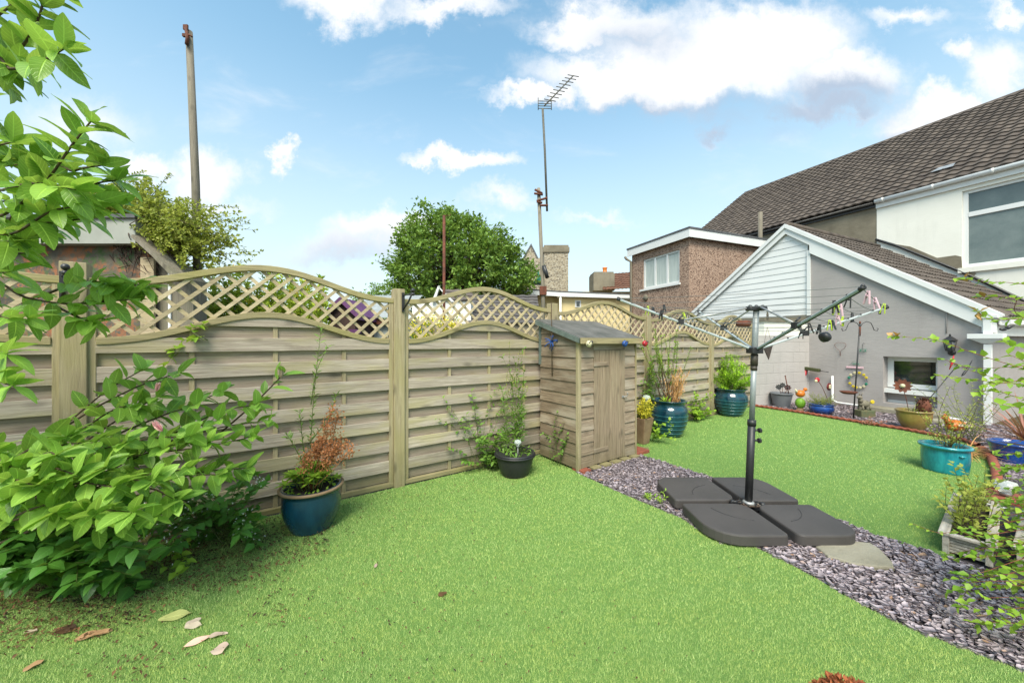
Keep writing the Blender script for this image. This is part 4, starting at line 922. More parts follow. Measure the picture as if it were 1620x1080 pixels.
for (b, rd, lab) in slabs:
    cx, cy = (b[0]+b[2])/2, (b[1]+b[3])/2; t = thing('base_slab', lab, 'base slab', (cx, cy, 0), 0, 'base slabs of the clothes dryer')
    mb = MB(); mb.slab(rrect(b[0]-cx, b[1]-cy, b[2]-cx, b[3]-cy, rd), .012, .088, .012); part(mb, 'slab', m_slabp, t)
    sgx = 1 if DC.x > cx else -1; sgy = 1 if DC.y > cy else -1; mb = MB()
    arc = [(sgx*.20 - sgx*.30*math.cos(a)*.9, sgy*.22 - sgy*.30*math.sin(a)*.9, .0885) for a in np.linspace(.25, 1.35, 14)]
    mb.tube(arc, .0022, 4); part(mb, 'groove', m_blackp, t)
    mb = MB(); hx, hy = DC.x-cx, DC.y-cy
    mb.tube([(hx*.62, hy*.98, .088), (hx*.86, hy*.9, .089), (hx*.9, hy*.78, .088)], .006, 5); part(mb, 'grip', m_blackp, t)
dry = thing('rotary_dryer', 'open four armed rotary clothes dryer on a black and grey pole', 'clothes dryer', DC)
fr = MB(); 
for a in (45, 135):
    fr.box((-.42, -.02, .015), (.42, .02, .03), Matrix.Rotation(R(a-45), 4, 'Z'))
part(fr, 'cross_frame', m_black, dry)
mb = MB(); mb.slab([(-.075,-.045),(.075,-.05),(.08,.045),(-.07,.05)], .07, .082, .003); 
for x, y in ((-.055,-.03),(.055,-.035),(.055,.03),(-.055,.03)): mb.lathe([(.009,.082),(.009,.092),(.004,.094)], 6, Matrix.Translation((x, y, 0)))
part(mb, 'base_plate', plain('worn_plate', lin(150,140,130,.7), lin(110,80,64,.6), 30, .5, .2, metal=.5), dry)
for x, y in ((-.105, .03), (.105, -.015)):
    mb = MB(); mb.ball((x, y, .075), .022, 10, 8); part(mb, 'clamp_bolt', m_blackp, dry)
LT = lambda z: Vector((.066*z/1.64, .0, z))      # slight lean of the mast
mb = MB(); mb.tube([LT(.08), LT(.74)], .0275, 20, r1=.0275); mb.tube([LT(.70), LT(.745)], .031, 20); part(mb, 'lower_pole', m_blackp, dry)
mb = MB(); mb.tube([LT(.085), LT(.10)], .05, 20, r1=.032); part(mb, 'pole_collar', m_steel, dry)
mb = MB(); mb.tube([LT(.745), LT(1.18)], .020, 16); mb.tube([LT(1.17), LT(1.62)], .0215, 16); part(mb, 'upper_pole', m_alu, dry)
mb = MB(); mb.tube([LT(1.14), LT(1.175)], .0235, 14); mb.tube([LT(1.176), LT(1.27)], .026, 14); part(mb, 'slider', plain('brown_slider', lin(98,88,74,.6), lin(70,62,54,.5), 12, .5, .2), dry)
for z in (.665, .585):
    mb = MB(); p = LT(z); mb.tube([p+Vector((.02,-.01,0)), p+Vector((.045,-.015,0))], .008, 8); mb.lathe([(.004,-.01),(.02,-.008),(.021,.008),(.004,.012)], 6, Matrix.Translation(p+Vector((.054,-.018,0))) @ Matrix.Rotation(R(90), 4, 'Y'), smooth=False); part(mb, 'knob', m_blackp, dry)
HB, HT = LT(1.30), LT(1.635)
mb = MB(); mb.slab(rrect(-.045, -.045, .045, .045, (.012,)*4), 1.275, 1.325, .006, M=Matrix.Translation((HB.x, 0, 0))); part(mb, 'lower_hub', m_blackp, dry)
mb = MB(); mb.slab(rrect(-.075, -.035, .075, .035, (.02,)*4), 1.615, 1.65, .01, M=Matrix.Translation((HT.x, 0, 0))); mb.tube([HT+Vector((0,-.06,0)), HT+Vector((0,.07,0))], .016, 8)
for s in (-.05, .05, 0): mb.ball(HT+Vector((s, -.0, .012)), .016, 8, 6)
part(mb, 'top_hub', m_blackp, dry)
tips = {'a': (W(1362,457,1.88)), 'b': W(1400,487,2.775), 'c': W(980,474,2.97), 'd': W(1106,493,3.80)}
tips = {q: v-DC for q, v in tips.items()}
m_arm = plain('pale_grey_arm', lin(190,198,200,.9), lin(168,176,178,.88), 6, .5, .05, rv=.1)
m_armd = plain('dark_arm_edge', (.02,.024,.022,1), None, 8, .4, 0)
anch = {}
for q, tp in tips.items():
    d = (tp-HB).normalized(); st = HB + d*.05; mb = MB(); mb.tube([st, tp], .0095, 6, smooth=False); arm = part(mb, 'arm', m_arm, dry)
    mb = MB(); n_ = 9; anch[q] = []
    for i in range(n_):
        f = .22+.78*i/(n_-1); c = st.lerp(tp, f); anch[q].append(c+Vector((0,0,.012))); mb.ball(c + Vector((0, -.004, .012)), .0068, 8, 6)
    sub(mb, 'line_clip', m_blackp, arm)
    mb = MB(); mb.tube([tp-d*.005, tp+d*.02], .013, 10); mb.ball(tp+d*.012+Vector((0,0,.010)), .010); sub(mb, 'end_cap', m_blackp, arm)
    if q == 'a':
        mb = MB(); dn = Vector((.003, .0, -.011)); mb.tube([st+dn, tp+dn], .0035, 6); sub(mb, 'arm_edge', m_armd, arm)
    j = st.lerp(tp, {'a': .47, 'b': .36, 'c': .52, 'd': .46}[q]); hs = HT + Vector((d.x, d.y, 0)).normalized()*.07
    mb = MB(); mb.tube([hs, j+Vector((0,0,.015))], .0075, 8); part(mb, 'strut', m_armd if q == 'x' else m_steel, dry)
    mb = MB(); mb.box(j-Vector((.02,.02,.014)), j+Vector((.02,.02,.03))); mb.tube([j+Vector((-.02,-.02,.03)), j+Vector((.012,-.02,.06))], .006, 5); part(mb, 'joint', m_blackp, dry)
mb = MB()
for (p, q) in (('a', 'b'), ('b', 'd'), ('d', 'c'), ('c', 'a')):
    for i in range(2, 9):
        A, B = anch[p][i], anch[q][i]; pts = []
        for k_ in range(7):
            f = k_/6; pts.append(A.lerp(B, f) - Vector((0, 0, .012*4*f*(1-f))))
        mb.tube(pts, .0019, 4, cap=False)
part(mb, 'washing_line', m_line, dry)
def peg(p, q, i, f, m, lab, mcol, ang=0.0, rot=0.0):
    A, B = DC+anch[p][i], DC+anch[q][i]; c = A.lerp(B, f) - Vector((0, 0, .012*4*f*(1-f))); d = (B-A); rz = math.atan2(d.y, d.x) + rot
    t = thing('clothes_peg', lab, 'clothes peg', c, rz, 'pegs on the rotary dryer lines'); t.rotation_euler = (ang, 0, rz)
    for s in (-1, 1):
        mb = MB(); mb.prism([(-.005, .018), (.005, .018), (.008, -.02), (.007, -.06), (-.007, -.06), (-.008, -.02)][::-1], s*.003 if s > 0 else -.009, .009 if s > 0 else -.003, M=Matrix.Rotation(s*.13, 4, 'X')); part(mb, 'leg', m, t, bevel=.001)
    mb = MB(); mb.tube([(-.009, 0, -.012), (.009, 0, -.012)], .006, 8); part(mb, 'spring', mcol, t)
m_wpeg = plain('wooden_peg', lin(120,112,96,.7), lin(96,88,74,.6), 30, .8, .2)
pegs = [('a','b',8,.22,m_pink,'first pale pink peg from the tip of the nearest dryer arm',m_pink), ('a','b',8,.50,m_pink,'second pale pink peg on the outermost line between the two right arms',m_pink),
        ('a','b',8,.93,m_lime,'lime green peg at the tip of the far right dryer arm',m_blackp), ('b','d',8,.02,m_blackp,'black peg at the tip of the far right dryer arm beside the lime peg',m_blackp),
        ('a','b',6,.10,m_lime,'lime peg hanging by the upper half of the nearest dryer arm',m_blackp), ('a','b',6,.03,m_blackp,'black peg under the nearest dryer arm, below the lime peg',m_blackp),
        ('a','b',6,.20,m_pink,'pale pink peg hanging below the black one on the nearest arm',m_pink), ('a','b',3,.80,m_blackp,'black peg hanging in the middle of the right arms near the grey wall corner',m_blackp),
        ('a','b',3,.35,m_blackp,'small black peg between the two right arms nearest the pole',m_blackp), ('a','b',4,.72,m_lime,'short lime peg beside the black joint of the far right arm',m_blackp),
        ('a','b',4,.85,m_blackp,'black peg right of the short lime peg on the far right arm',m_blackp),
        ('c','d',6,.05,m_lime,'lime peg on the left dryer arm in front of the green bush',m_blackp), ('c','d',6,.12,m_blackp,'black peg beside the lime peg on the left dryer arm',m_blackp),
        ('c','a',5,.04,m_blackp,'black peg low on the left dryer arm next to its joint',m_blackp),
        ('d','c',6,.42,m_lime,'lime peg on the rear left line left of the pole top',m_lime), ('d','c',6,.36,m_wpeg,'grey wooden peg beside the rear left lime peg',m_steel), 
        ('b','d',7,.55,m_wpeg,'grey wooden peg on the rear right line before the white cladding',m_steel), ('c','d',8,.5,m_blackp,'black peg on the outermost rear left line',m_blackp)]
pegs += [('a','b',2,.5,m_blackp,'black peg low between the right arms, next to the short lime one',m_blackp), ('b','d',5,.03,m_lime,'lime peg on the far right arm just left of the crook pole',m_blackp), ('b','d',6,.04,m_blackp,'black peg half way up the far right arm above the crook pole',m_steel), ('a','b',7,.08,m_blackp,'black peg close under the tip half of the nearest arm',m_blackp), ('a','b',5,.55,m_pink,'pale pink peg in the middle of the right hand lines',m_pink)]
for a_ in pegs: peg(*a_, ang=random.uniform(-.2, .2), rot=random.uniform(-.5, .5))
t = thing('peg_reel', 'round black plastic line tensioner hanging from the far right dryer arm', 'line tensioner', W(1305, 533, 2.35))
mb = MB(); mb.lathe([(.003,-.02),(.03,-.018),(.034,0),(.03,.018),(.003,.02)], 16, Matrix.Rotation(R(70), 4, 'Y')); part(mb, 'reel', m_blackp, t)
mb = MB(); mb.lathe([(.001,0),(.014,0),(.014,.005),(.001,.006)], 12, Matrix.Translation((.02,-.005,.004)) @ Matrix.Rotation(R(70), 4, 'Y')); part(mb, 'hub', m_steel, t)
mb = MB(); mb.tube([(-.02, 0, .02), (-.05, 0.02, .05)], .003, 5); part(mb, 'cord', m_line, t)
mb = MB(); pl = [G(x, y, 0) for x, y in ((1290, 868), (1330, 858), (1375, 862), (1392, 872), (1412, 893), (1415, 902), (1390, 901), (1350, 896), (1310, 884))]
cx = sum((p.x for p in pl))/9; cy = sum((p.y for p in pl))/9
mb.slab([(p.x-cx, p.y-cy) for p in pl][::-1], -.02, .022, .01); b = mb.build('flagstone', m_stoneslab); b.location = (cx, cy, 0); tag(b, 'rough pale flagstone sunk in the slate chippings at the front right dryer slab', 'flagstone')

# ------------------------------------------------------------------ pots
def potprof(R0, R1, h, rim=.02, lip=.012, belly=0, n=14, th=.012, soil=.85):
    pr = [(.001, 0), (R0*.97, 0), (R0, .006)]
    for i in range(1, n+1):
        t = i/n; r = R0+(R1-R0)*t + belly*math.sin(math.pi*t); pr.append((r, .006+(h-rim-.006)*t))
    pr += [(R1+lip, h-rim+.003), (R1+lip+.002, h-rim*.4), (R1+lip-.004, h), (R1-th+.002, h), (R1-th, h-rim), (R1-th-.004, h*soil), (.001, h*soil)]
    return pr
def pot(label, loc, prof, m, soil=None, name='plant_pot', cat='plant pot', sx=1, sy=1, rot=0, group=None, fn=None):
    t = thing(name, label, cat, loc, rot, group); mb = MB(); mb.lathe(prof, 48, sx=sx, sy=sy); part(mb, 'pot', m, t)
    if fn: fn(t)
    if soil:
        r, z = soil; mb = MB(); mb.lathe([(.001, z-.03), (r, z-.03), (r, z), (r*.6, z+.012), (.001, z+.015)], 24, sx=sx, sy=sy); part(mb, 'soil', m_soil, t)
    return t
PB = Vector((-1.477, 2.66, 0)); 
def rimfn(t):
    mb = MB(); mb.tube([(.206*math.cos(a), .206*math.sin(a), .308) for a in np.linspace(0, 2*math.pi, 49)], .011, 8, cap=False); part(mb, 'rim', m_terrab, t)
pot('deep blue glazed pot with worn tan rim against the first fence panel', PB, potprof(.135, .19, .315, .03, .012, .028), m_bluepot, (.178, .27), fn=rimfn)
BP = Vector((.03, 3.72, 0))
def bandfn(t):
    mb = MB(); mb.lathe([(.2, .2), (.212, .2), (.214, .215), (.2, .215)], 40); part(mb, 'band', m_blackp, t)
pot('black plastic pot with climbing plant and solar light beside the shed', BP, potprof(.135, .195, .235, .025, .01, .01), m_blackp, (.18, .2), fn=bandfn)
def tealprof(h, rr):
    pr = [(.001, 0), (rr*.62, 0), (rr*.64, .01)]; n = 22
    for i in range(n+1):
        t = i/n; z = .01+(h*.74)*t; r = rr*(.66+.36*math.sin(min(1, t*1.02)*math.pi*.62)**1.05)
        if t > .05 and i % 4 == 0 and t < .8: r += .005
        pr.append((r, z))
    pr += [(rr*.93, h*.80), (rr*.86, h*.86), (rr*.86, h*.92), (rr*.93, h*.965), (rr*1.0, h*.985), (rr*.99, h), (rr*.9, h), (rr*.82, h*.93), (rr*.8, h*.88), (.001, h*.88)]
    return pr
T1 = Vector((2.30, 5.27, 0)); T2 = Vector((4.06, 6.70, 0))
ribs = lambda rr, h: (lambda t: [part((lambda mb: (mb.tube([(rad*math.cos(a), rad*math.sin(a), zz) for a in np.linspace(0, 2*math.pi, 49)], .0045, 6, cap=False), mb)[1])(MB()), 'rib', plain_rib, t) for rad, zz in ribz(rr, h)])
plain_rib = glaze('pale_teal_rib', lin(60,128,136,.85), lin(40,96,108,.8), .15)
def ribz(rr, h):
    out = []
    for tt in (.14, .3, .46, .62, .78):
        out.append((rr*(.66+.36*math.sin(min(1, tt*1.02)*math.pi*.62)**1.05)+.002, .01+h*.74*tt))
    return out
pot('dark teal ribbed glazed pot holding a half dried tall shrub, nearer the shed', T1, tealprof(.52, .245), m_teal, (.2, .45), group='ribbed teal pots by the fence', fn=ribs(.245, .52))
pot('dark teal ribbed glazed pot holding the round bright green bush, farther from the shed', T2, tealprof(.50, .275), m_teal, (.22, .43), group='ribbed teal pots by the fence', fn=ribs(.275, .50))
# tapered square terracotta planter
TP = Vector((1.76, 4.86, 0)); t = thing('tapered_planter', 'tall tapered square clay planter squeezed between the shed and the teal pot', 'planter', TP, FROT)
mb = MB()
mb.add([(-.06,-.06,0),(.06,-.06,0),(.06,.06,0),(-.06,.06,0),(-.105,-.105,.35),(.105,-.105,.35),(.105,.105,.35),(-.105,.105,.35),(-.085,-.085,.35),(.085,-.085,.35),(.085,.085,.35),(-.085,.085,.35),(-.08,-.08,.31),(.08,-.08,.31),(.08,.08,.31),(-.08,.08,.31)],
       [(0,3,2,1)]+[(i,(i+1)%4,4+(i+1)%4,4+i) for i in range(4)]+[(4+i,4+(i+1)%4,8+(i+1)%4,8+i) for i in range(4)]+[(8+i,8+(i+1)%4,12+(i+1)%4,12+i) for i in range(4)]+[(12,13,14,15)])
part(mb, 'body', m_terrab, t, bevel=.006)
mb = MB(); mb.slab([(-.08,-.08),(.08,-.08),(.08,.08),(-.08,.08)], .312, .325); part(mb, 'soil', m_soil, t)
GP = Vector((5.70, 7.62, -.02)); pot('pale grey plastic pot with rusty metal flowers near the wall corner', GP, potprof(.14, .19, .31, .03, .014), m_greypot, (.17, .26))
CP = Vector((5.89, 6.86, -.015)); pot('small cobalt blue glazed bowl pot with low feathery plant behind the rope edging', CP, potprof(.11, .175, .20, .025, .014, .045), m_cobalt, (.16, .17))
TN = Vector((6.27, 5.62, -.01)); pot('large tan glazed bowl pot in front of the recessed window', TN, potprof(.105, .195, .315, .03, .014, .03), m_tan, (.17, .27))
TQ = Vector((4.60, 3.83, 0))
def hand(t):
    for a in (-100, 60):
        mb = MB(); mb.ball((.182*math.cos(R(a)), .182*math.sin(R(a)), .20), .018, 10, 8, (1.6, 1, .55)); part(mb, 'lug', m_turq, t)
pot('turquoise glazed tub standing alone on the far lawn', TQ, potprof(.165, .172, .28, .03, .022, .006, th=.02, soil=.8), m_turq, (.15, .23), fn=hand)
CB = Vector((5.75, 4.12, -.02)); pot('cobalt blue square shouldered pot half hidden by the strappy plants at the right edge', CB, potprof(.15, .19, .24, .03, .01), m_cobalt, (.17, .2))
# wooden trough
def trough(label, p0, p1, wdt, h, name='wooden_trough'):
    p0, p1 = Vector(p0), Vector(p1); d = p1-p0; L = d.length; rot = math.atan2(d.y, d.x); t = thing(name, label, 'planter', p0, rot, 'wooden troughs at the right')
    m = wood('painted_trough', lin(216,208,196,.9), lin(170,160,146,.84), lin(136,130,104,.75), 0, .5, 1.2, rv=.15, damp=0)
    mb = MB(); nr = 5
    for i in range(nr):
        z = .01+i*(h-.03)/nr
        mb.box((.02, -wdt, z), (.034, 0, z+(h-.05)/nr)); mb.box((L-.034, -wdt, z), (L-.02, 0, z+(h-.05)/nr)); mb.box((.02, -.014, z), (L-.02, .0, z+(h-.05)/nr)); mb.box((.02, -wdt, z), (L-.02, -wdt+.014, z+(h-.05)/nr))
    part(mb, 'slats', m, t, bevel=.002)
    mb = MB()
    for x in (0, L-.03):
        for y in (-wdt-.005, -.025): mb = MB(); mb.box((x, y, 0), (x+.03, y+.03, h-.012)); part(mb, 'corner_post', m, t, bevel=.003)
    mb = MB(); mb.box((-.01, -.025, h-.012), (L+.01, .022, h+.006)); mb.box((-.01, -wdt-.022, h-.012), (L+.01, -wdt+.025, h+.006)); mb.box((-.01, -wdt+.026, h-.012), (.03, -.026, h+.005)); mb.box((L-.03, -wdt+.026, h-.012), (L+.01, -.026, h+.005))
    part(mb, 'rim', m, t, bevel=.003)
    mb = MB(); mb.box((.035, -wdt+.015, .02), (L-.035, -.015, h-.05)); part(mb, 'soil', m_soil, t)
    return t, rot, L
TR0 = Vector((2.80, 2.34, 0)); TR1 = Vector((3.62, 2.93, 0))
trough('slatted pale wooden trough of leafy plants between slate path and right edging, the left one', TR0, TR1, .19, .13)
trough('slatted pale wooden trough mostly hidden by shrub leaves, right of the other one', TR0+Vector((.26,-.16,0)), TR1+Vector((.3,-.2,0)), .2, .12)

# rope edging and edging rolls
mb = MB(); path = []; kp = kerb_pts[:10]
for a, b in zip(kp[:-1], kp[1:]):
    n = max(2, int((b-a).length/.012))
    for i in range(n): path.append(a.lerp(b, i/n))
path.append(kp[-1]); seg = 8; vs = []; s = 0
for i, p in enumerate(path):
    tn = (path[min(i+1, len(path)-1)]-path[max(0, i-1)]).normalized(); sd_ = Vector((-tn.y, tn.x, 0)); s += (path[i]-path[i-1]).length if i else 0
    for q in range(seg):
        a = 2*math.pi*q/seg; r = .024*(1+.24*math.cos(2*a - s*70)); vs.append(p + sd_*math.cos(a)*r + Vector((0, 0, .028+math.sin(a)*r)))
mb.add(vs, [(i*seg+k_, i*seg+(k_+1) % seg, (i+1)*seg+(k_+1) % seg, (i+1)*seg+k_) for i in range(len(path)-1) for k_ in range(seg)], smooth=True)
b = mb.build('rope_edging', m_terra); tag(b, 'terracotta rope twist edging curving round the far lawn', 'edging')
for i, (x, y) in enumerate(((1553, 712), (1568, 727), (1575, 745), (1577, 762))):
    c = G(x, y); nx = G(*(((1568, 727), (1575, 745), (1577, 762), (1577, 778))[i])); d = (nx-c); mb = MB(); L = d.length*.94
    mb.tube([(0, 0, .03), (L*.1, 0, .03), (L*.9, 0, .03), (L, 0, .03)], [.028, .038, .038, .028], 12); b = mb.build('edging_roll', m_terra); b.location = c; b.rotation_euler = (0, 0, math.atan2(d.y, d.x))
    tag(b, ['terracotta edging roll joining the rope edging at its right end', 'second terracotta edging roll along the right side of the far lawn', 'third terracotta edging roll, beside the turquoise tub', 'terracotta edging roll nearest the clear solar light'][i], 'edging', 'terracotta edging rolls')
mb = MB(); mb.slab([(-.17, -.12), (.15, -.14), (.18, .11), (-.14, .13)], -.02, .018, .006); b = mb.build('edging_brick', m_terra); b.location = G(1588, 785); b.rotation_euler = (0,0,.6); tag(b, 'reddish brown flat brick under the clear solar light at the right', 'brick')
mb = MB(); mb.slab([(-.16, -.1), (.14, -.12), (.18, .09), (-.1, .14)], -.02, .03, .012); b = mb.build('white_stone', m_stoneslab); b.location = G(1598, 705); tag(b, 'pale flat stone behind the far lawn edging near the downpipe foot', 'stone')
for i, (x, y, r) in enumerate(((1488, 668, .2), (1460, 664, .16))):
    mb = MB(); mb.slab([(r*math.cos(a)*random.uniform(.8, 1.1), .6*r*math.sin(a)*random.uniform(.8, 1.1)) for a in np.linspace(0, 6.28, 10)[:-1]], -.03, .05, .015); b = mb.build('flat_rock', m_stoneslab); b.location = G(x, y); tag(b, ['pale rock beside the orange hen ornament at the foot of the grey wall', 'pale rock between the tan pot and the larger rock'][i], 'rock', 'rocks at the wall foot')

# ------------------------------------------------------------------ solar lights
def solar(label, loc, h, r, globe=True):
    t = thing('solar_light', label, 'solar light', loc, 0, 'solar stake lights'); mb = MB(); mb.tube([(0, 0, 0), (0, 0, h)], .006, 6); part(mb, 'stake', m_steel, t)
    k = NT('clear_plastic'); k.col((.75, .8, .78, 1)); k.rough(.12); k.p.inputs['Transmission Weight'].default_value = .6; k.p.inputs['IOR'].default_value = 1.25
    mb = MB(); mb.lathe([(.003, h), (r*.5, h+.005), (r*.95, h+r*.5), (r, h+r*.8), (r*.8, h+r*1.3), (.003, h+r*1.5)], 18); part(mb, 'globe', k.m, t)
    mb = MB(); mb.lathe([(r*.45, h-.02), (r*.5, h+.008), (.003, h+.01)], 14); part(mb, 'collar', m_steel, t)
solar('clear domed solar light in the black pot beside the shed', BP + Vector((.03, -.03, .17)), .14, .038)
solar('clear domed solar light standing on the brick at the right edge', G(1591, 788) + Vector((0, 0, 0)), .05, .075)
solar('round glass solar light among leaves left of the nearer teal pot', W(1023, 640, 5.2) , .06, .055)
# ------------------------------------------------------------------ ornaments by the wall
HP = Vector((6.08, 6.42, -.01)); t = thing('shepherds_hook', 'thin black double crook pole standing in the slate bed before the grey wall', 'hook pole', HP)
top = Vector((.12, 0, 1.70)); mb = MB(); mb.tube([(0, 0, 0), top*.5, top], .011, 8); part(mb, 'pole', m_black, t)
mb = MB(); mb.tube([top-Vector((.008,0,.22)), top-Vector((0, 0, .06))], .016, 8); mb.lathe([(.01, 0), (.018, .01), (.003, .05)], 8, Matrix.Translation(top)); part(mb, 'finial', m_rust, t)
for s in (-1, 1):
    pts = [top + Vector((s*x*1.15, 0, z)) for x, z in ((0, -.07), (.04, 0), (.1, .035), (.17, .01), (.2, -.06), (.22, -.12), (.27, -.13), (.285, -.09), (.26, -.085))]
    mb = MB(); mb.tube(pts, .006, 6); part(mb, 'crook', m_black, t)
t = thing('bird_tray', 'small rusty round dish held on the left of the crook pole', 'bird tray', HP + Vector((-.1, -.02, .45))); mb = MB(); mb.lathe([(.003, 0), (.08, .0), (.12, .03), (.125, .045), (.115, .045), (.08, .012), (.003, .01)], 24); part(mb, 'dish', m_rust, t)
mb = MB(); mb.tube([(.06, 0, .03), (.12, .02, .03)], .006, 5); part(mb, 'bracket', m_black, t)
def wallp(px, py, off=.05):
    tt, zz = PT(px, py); return C0 + E*tt - Qd*off + Vector((0, 0, zz))
c = wallp(1358.5, 601, .03); t = thing('flower_wreath', 'ring of yellow, white and green painted flowers hanging on the grey wall', 'wreath', c, EROT)
mb = MB(); mb.tube([(.145*math.cos(a), 0, .155*math.sin(a)) for a in np.linspace(0, 6.2832, 33)], .010, 6, cap=False); part(mb, 'ring', m_greypot, t)
for i, (a, m) in enumerate(((80, m_yellow), (50, m_yellow), (25, m_yellow), (110, m_creamp), (140, m_creamp), (165, m_green), (210, m_yellow), (240, m_yellow), (285, m_creamp), (310, m_creamp), (335, m_green), (260, m_yellow))):
    x, z = .148*math.cos(R(a)), .155*math.sin(R(a)); mb = MB()
    for k_ in range(6): mb.ball((x+.016*math.cos(k_*1.047), -.012, z+.016*math.sin(k_*1.047)), .0125, 8, 6, (1, .5, 1))
    mb.ball((x, -.022, z), .007, 6, 5); part(mb, 'flower', m, t)
c = wallp(1352, 581, .02); t = thing('hanging_sign', 'narrow pink and white hanging sign plate just above the wreath', 'sign', c, EROT); mb = MB(); mb.box((-.13, -.01, -.02), (.15, .005, .02)); part(mb, 'plate', m_pink, t, bevel=.006)
mb = MB(); mb.tube([(-.1, 0, .02), (0, 0, .14), (.1, 0, .02)], .0025, 4); mb.box((-.03,-.005,.07),(.08,.003,.085)); part(mb, 'hanger', m_green, t)
c = wallp(1366, 553, .02); t = thing('wind_charm', 'small teal bar charm hanging on the grey wall right of the crook pole', 'wind charm', c, EROT); mb = MB(); mb.box((-.06, -.006, -.04), (.06, .0, -.03)); mb.box((-.06, -.006, .0), (.06, .0, .01)); mb.box((-.045,-.005,-.03),(-.035,0,.0)); mb.box((.03,-.005,-.03),(.04,0,.0)); part(mb, 'bars', m_green, t)
mb = MB(); mb.tube([(0, 0, .01), (-.01, 0, .1), (.01, 0, .14), (.03, 0, .12)], .003, 5); part(mb, 'hook', m_black, t)
c = wallp(1330, 548, .02); t = thing('wire_heart', 'thin rusty wire heart hanging on the grey wall left of the crook pole', 'wire ornament', c, EROT)
mb = MB(); mb.tube([(.09*math.sin(a)**3*1.1, 0, .05+.06*(math.cos(a)-.35*math.cos(2*a)-.15*math.cos(3*a))-(.18 if abs(a-math.pi) < .3 else .08*(1-math.cos(a))*.5)) for a in np.linspace(0, 6.2832, 25)], .003, 5, cap=False); part(mb, 'heart', m_rust, t)
# toy broom leaning head up in the corner
c = wallp(1276, 622, .12); c.z = 0; t = thing('hand_brush', 'red handled brush with green bristle head leaning upside down in the wall corner', 'brush', c, EROT)
mb = MB(); mb.tube([(-.05, 0, .12), (0, 0, .50), (.04, 0, .72)], [.013, .018, .045], 10); part(mb, 'handle', m_red, t)
mb = MB(); mb.box((-.13, -.05, .72), (.22, .05, .79), Matrix.Rotation(.12, 4, 'Y') @ Matrix.Identity(4)); part(mb, 'head', plain('green_bristle', lin(92,98,58,.6), None, 40, .9, .8, 90), t, bevel=.01)
mb = MB(); mb.tube([(.18, 0, .73), (.46, .02, .70)], .008, 6); part(mb, 'rod', m_black, t)
# pennant on the block wall
pc = WA + wd*.36; c = W(1213, 548, (WA+wd*.32).y-.06); t = thing('slate_pennant', 'dark triangular slate pennant hanging by wires on the painted block wall', 'pennant', c, wrot)
mb = MB(); mb.prism([(-.13, 0), (.19, 0.03), (.06, -.28)], -.008, .004); part(mb, 'triangle', m_slate_roof if False else plain('dark_wood_triangle', lin(96,84,76,.6), lin(70,62,58,.5), 10, .8, .3), t)
mb = MB(); mb.tube([(-.1, 0, .0), (.02, 0, .42), (.17, 0, .03)], .003, 4); part(mb, 'wire', m_rust, t)
c = W(1200, 515, 8.0); t = thing('hanging_pan', 'rusty red round pot hanging from the fence end behind the dryer pole', 'hanging pot', W(1176, 512, 6.9)); mb = MB(); mb.lathe([(.003, -.07), (.09, -.065), (.125, -.03), (.13, .03), (.1, .06), (.003, .065)], 18); part(mb, 'bowl', m_rust, t)
# rusty flowers in grey pot
def metal_flower(label, base, tipoff, r, petals=8, m=None, centre=None):
    t = thing('metal_flower', label, 'metal flower', base, 0, 'rusty metal garden flowers'); tp = Vector(tipoff); mb = MB(); mb.tube([(0, 0, 0), tp*.5+Vector((.01, 0, 0)), tp], .005, 6); part(mb, 'stem', m_rust, t)
    mb = MB(); D = Vector((-.6, -.8, .1)).normalized(); u = D.cross(Vector((0, 0, 1))).normalized(); v = u.cross(D)
    for k_ in range(petals):
        a = 2*math.pi*k_/petals; d = u*math.cos(a)+v*math.sin(a); mb.leaf(tp+d*r*.25, d, D, r*.85, r*.6, -.15, .2, 3)
    part(mb, 'petals', m or m_rust, t)
    mb = MB(); mb.ball(tp+D*.012, r*.3, 10, 8); part(mb, 'centre', centre or m_creamp, t)
metal_flower('left dark metal flower in the grey pot', GP+Vector((-.03, -.02, .26)), (-.06, -.02, .17), .055, m=m_black, centre=m_black)
metal_flower('middle dark metal flower in the grey pot, highest of three', GP+Vector((.0, 0, .26)), (.0, -.03, .21), .05, m=m_black, centre=m_black)
metal_flower('right rusty metal flower in the grey pot', GP+Vector((.03, -.02, .26)), (.07, -.02, .16), .06, m=plain('rust_dark', lin(92,50,48,.6)), centre=m_black)
metal_flower('rusty metal daisy with pale centre rising from the left of the tan pot', TN+Vector((-.1, -.02, .27)), (-.08, .02, .42), .10, 10)
t = thing('garden_trowel', 'thin rusty rod standing at the right of the grey pot', 'rod', GP+Vector((.1, 0, .24))); mb = MB(); mb.tube([(.06, 0, 0), (-.02, 0, .42)], .01, 6); part(mb, 'shaft', m_rust, t); mb = MB(); mb.ball((-.02, 0, .42), .014); part(mb, 'end', m_rust, t)
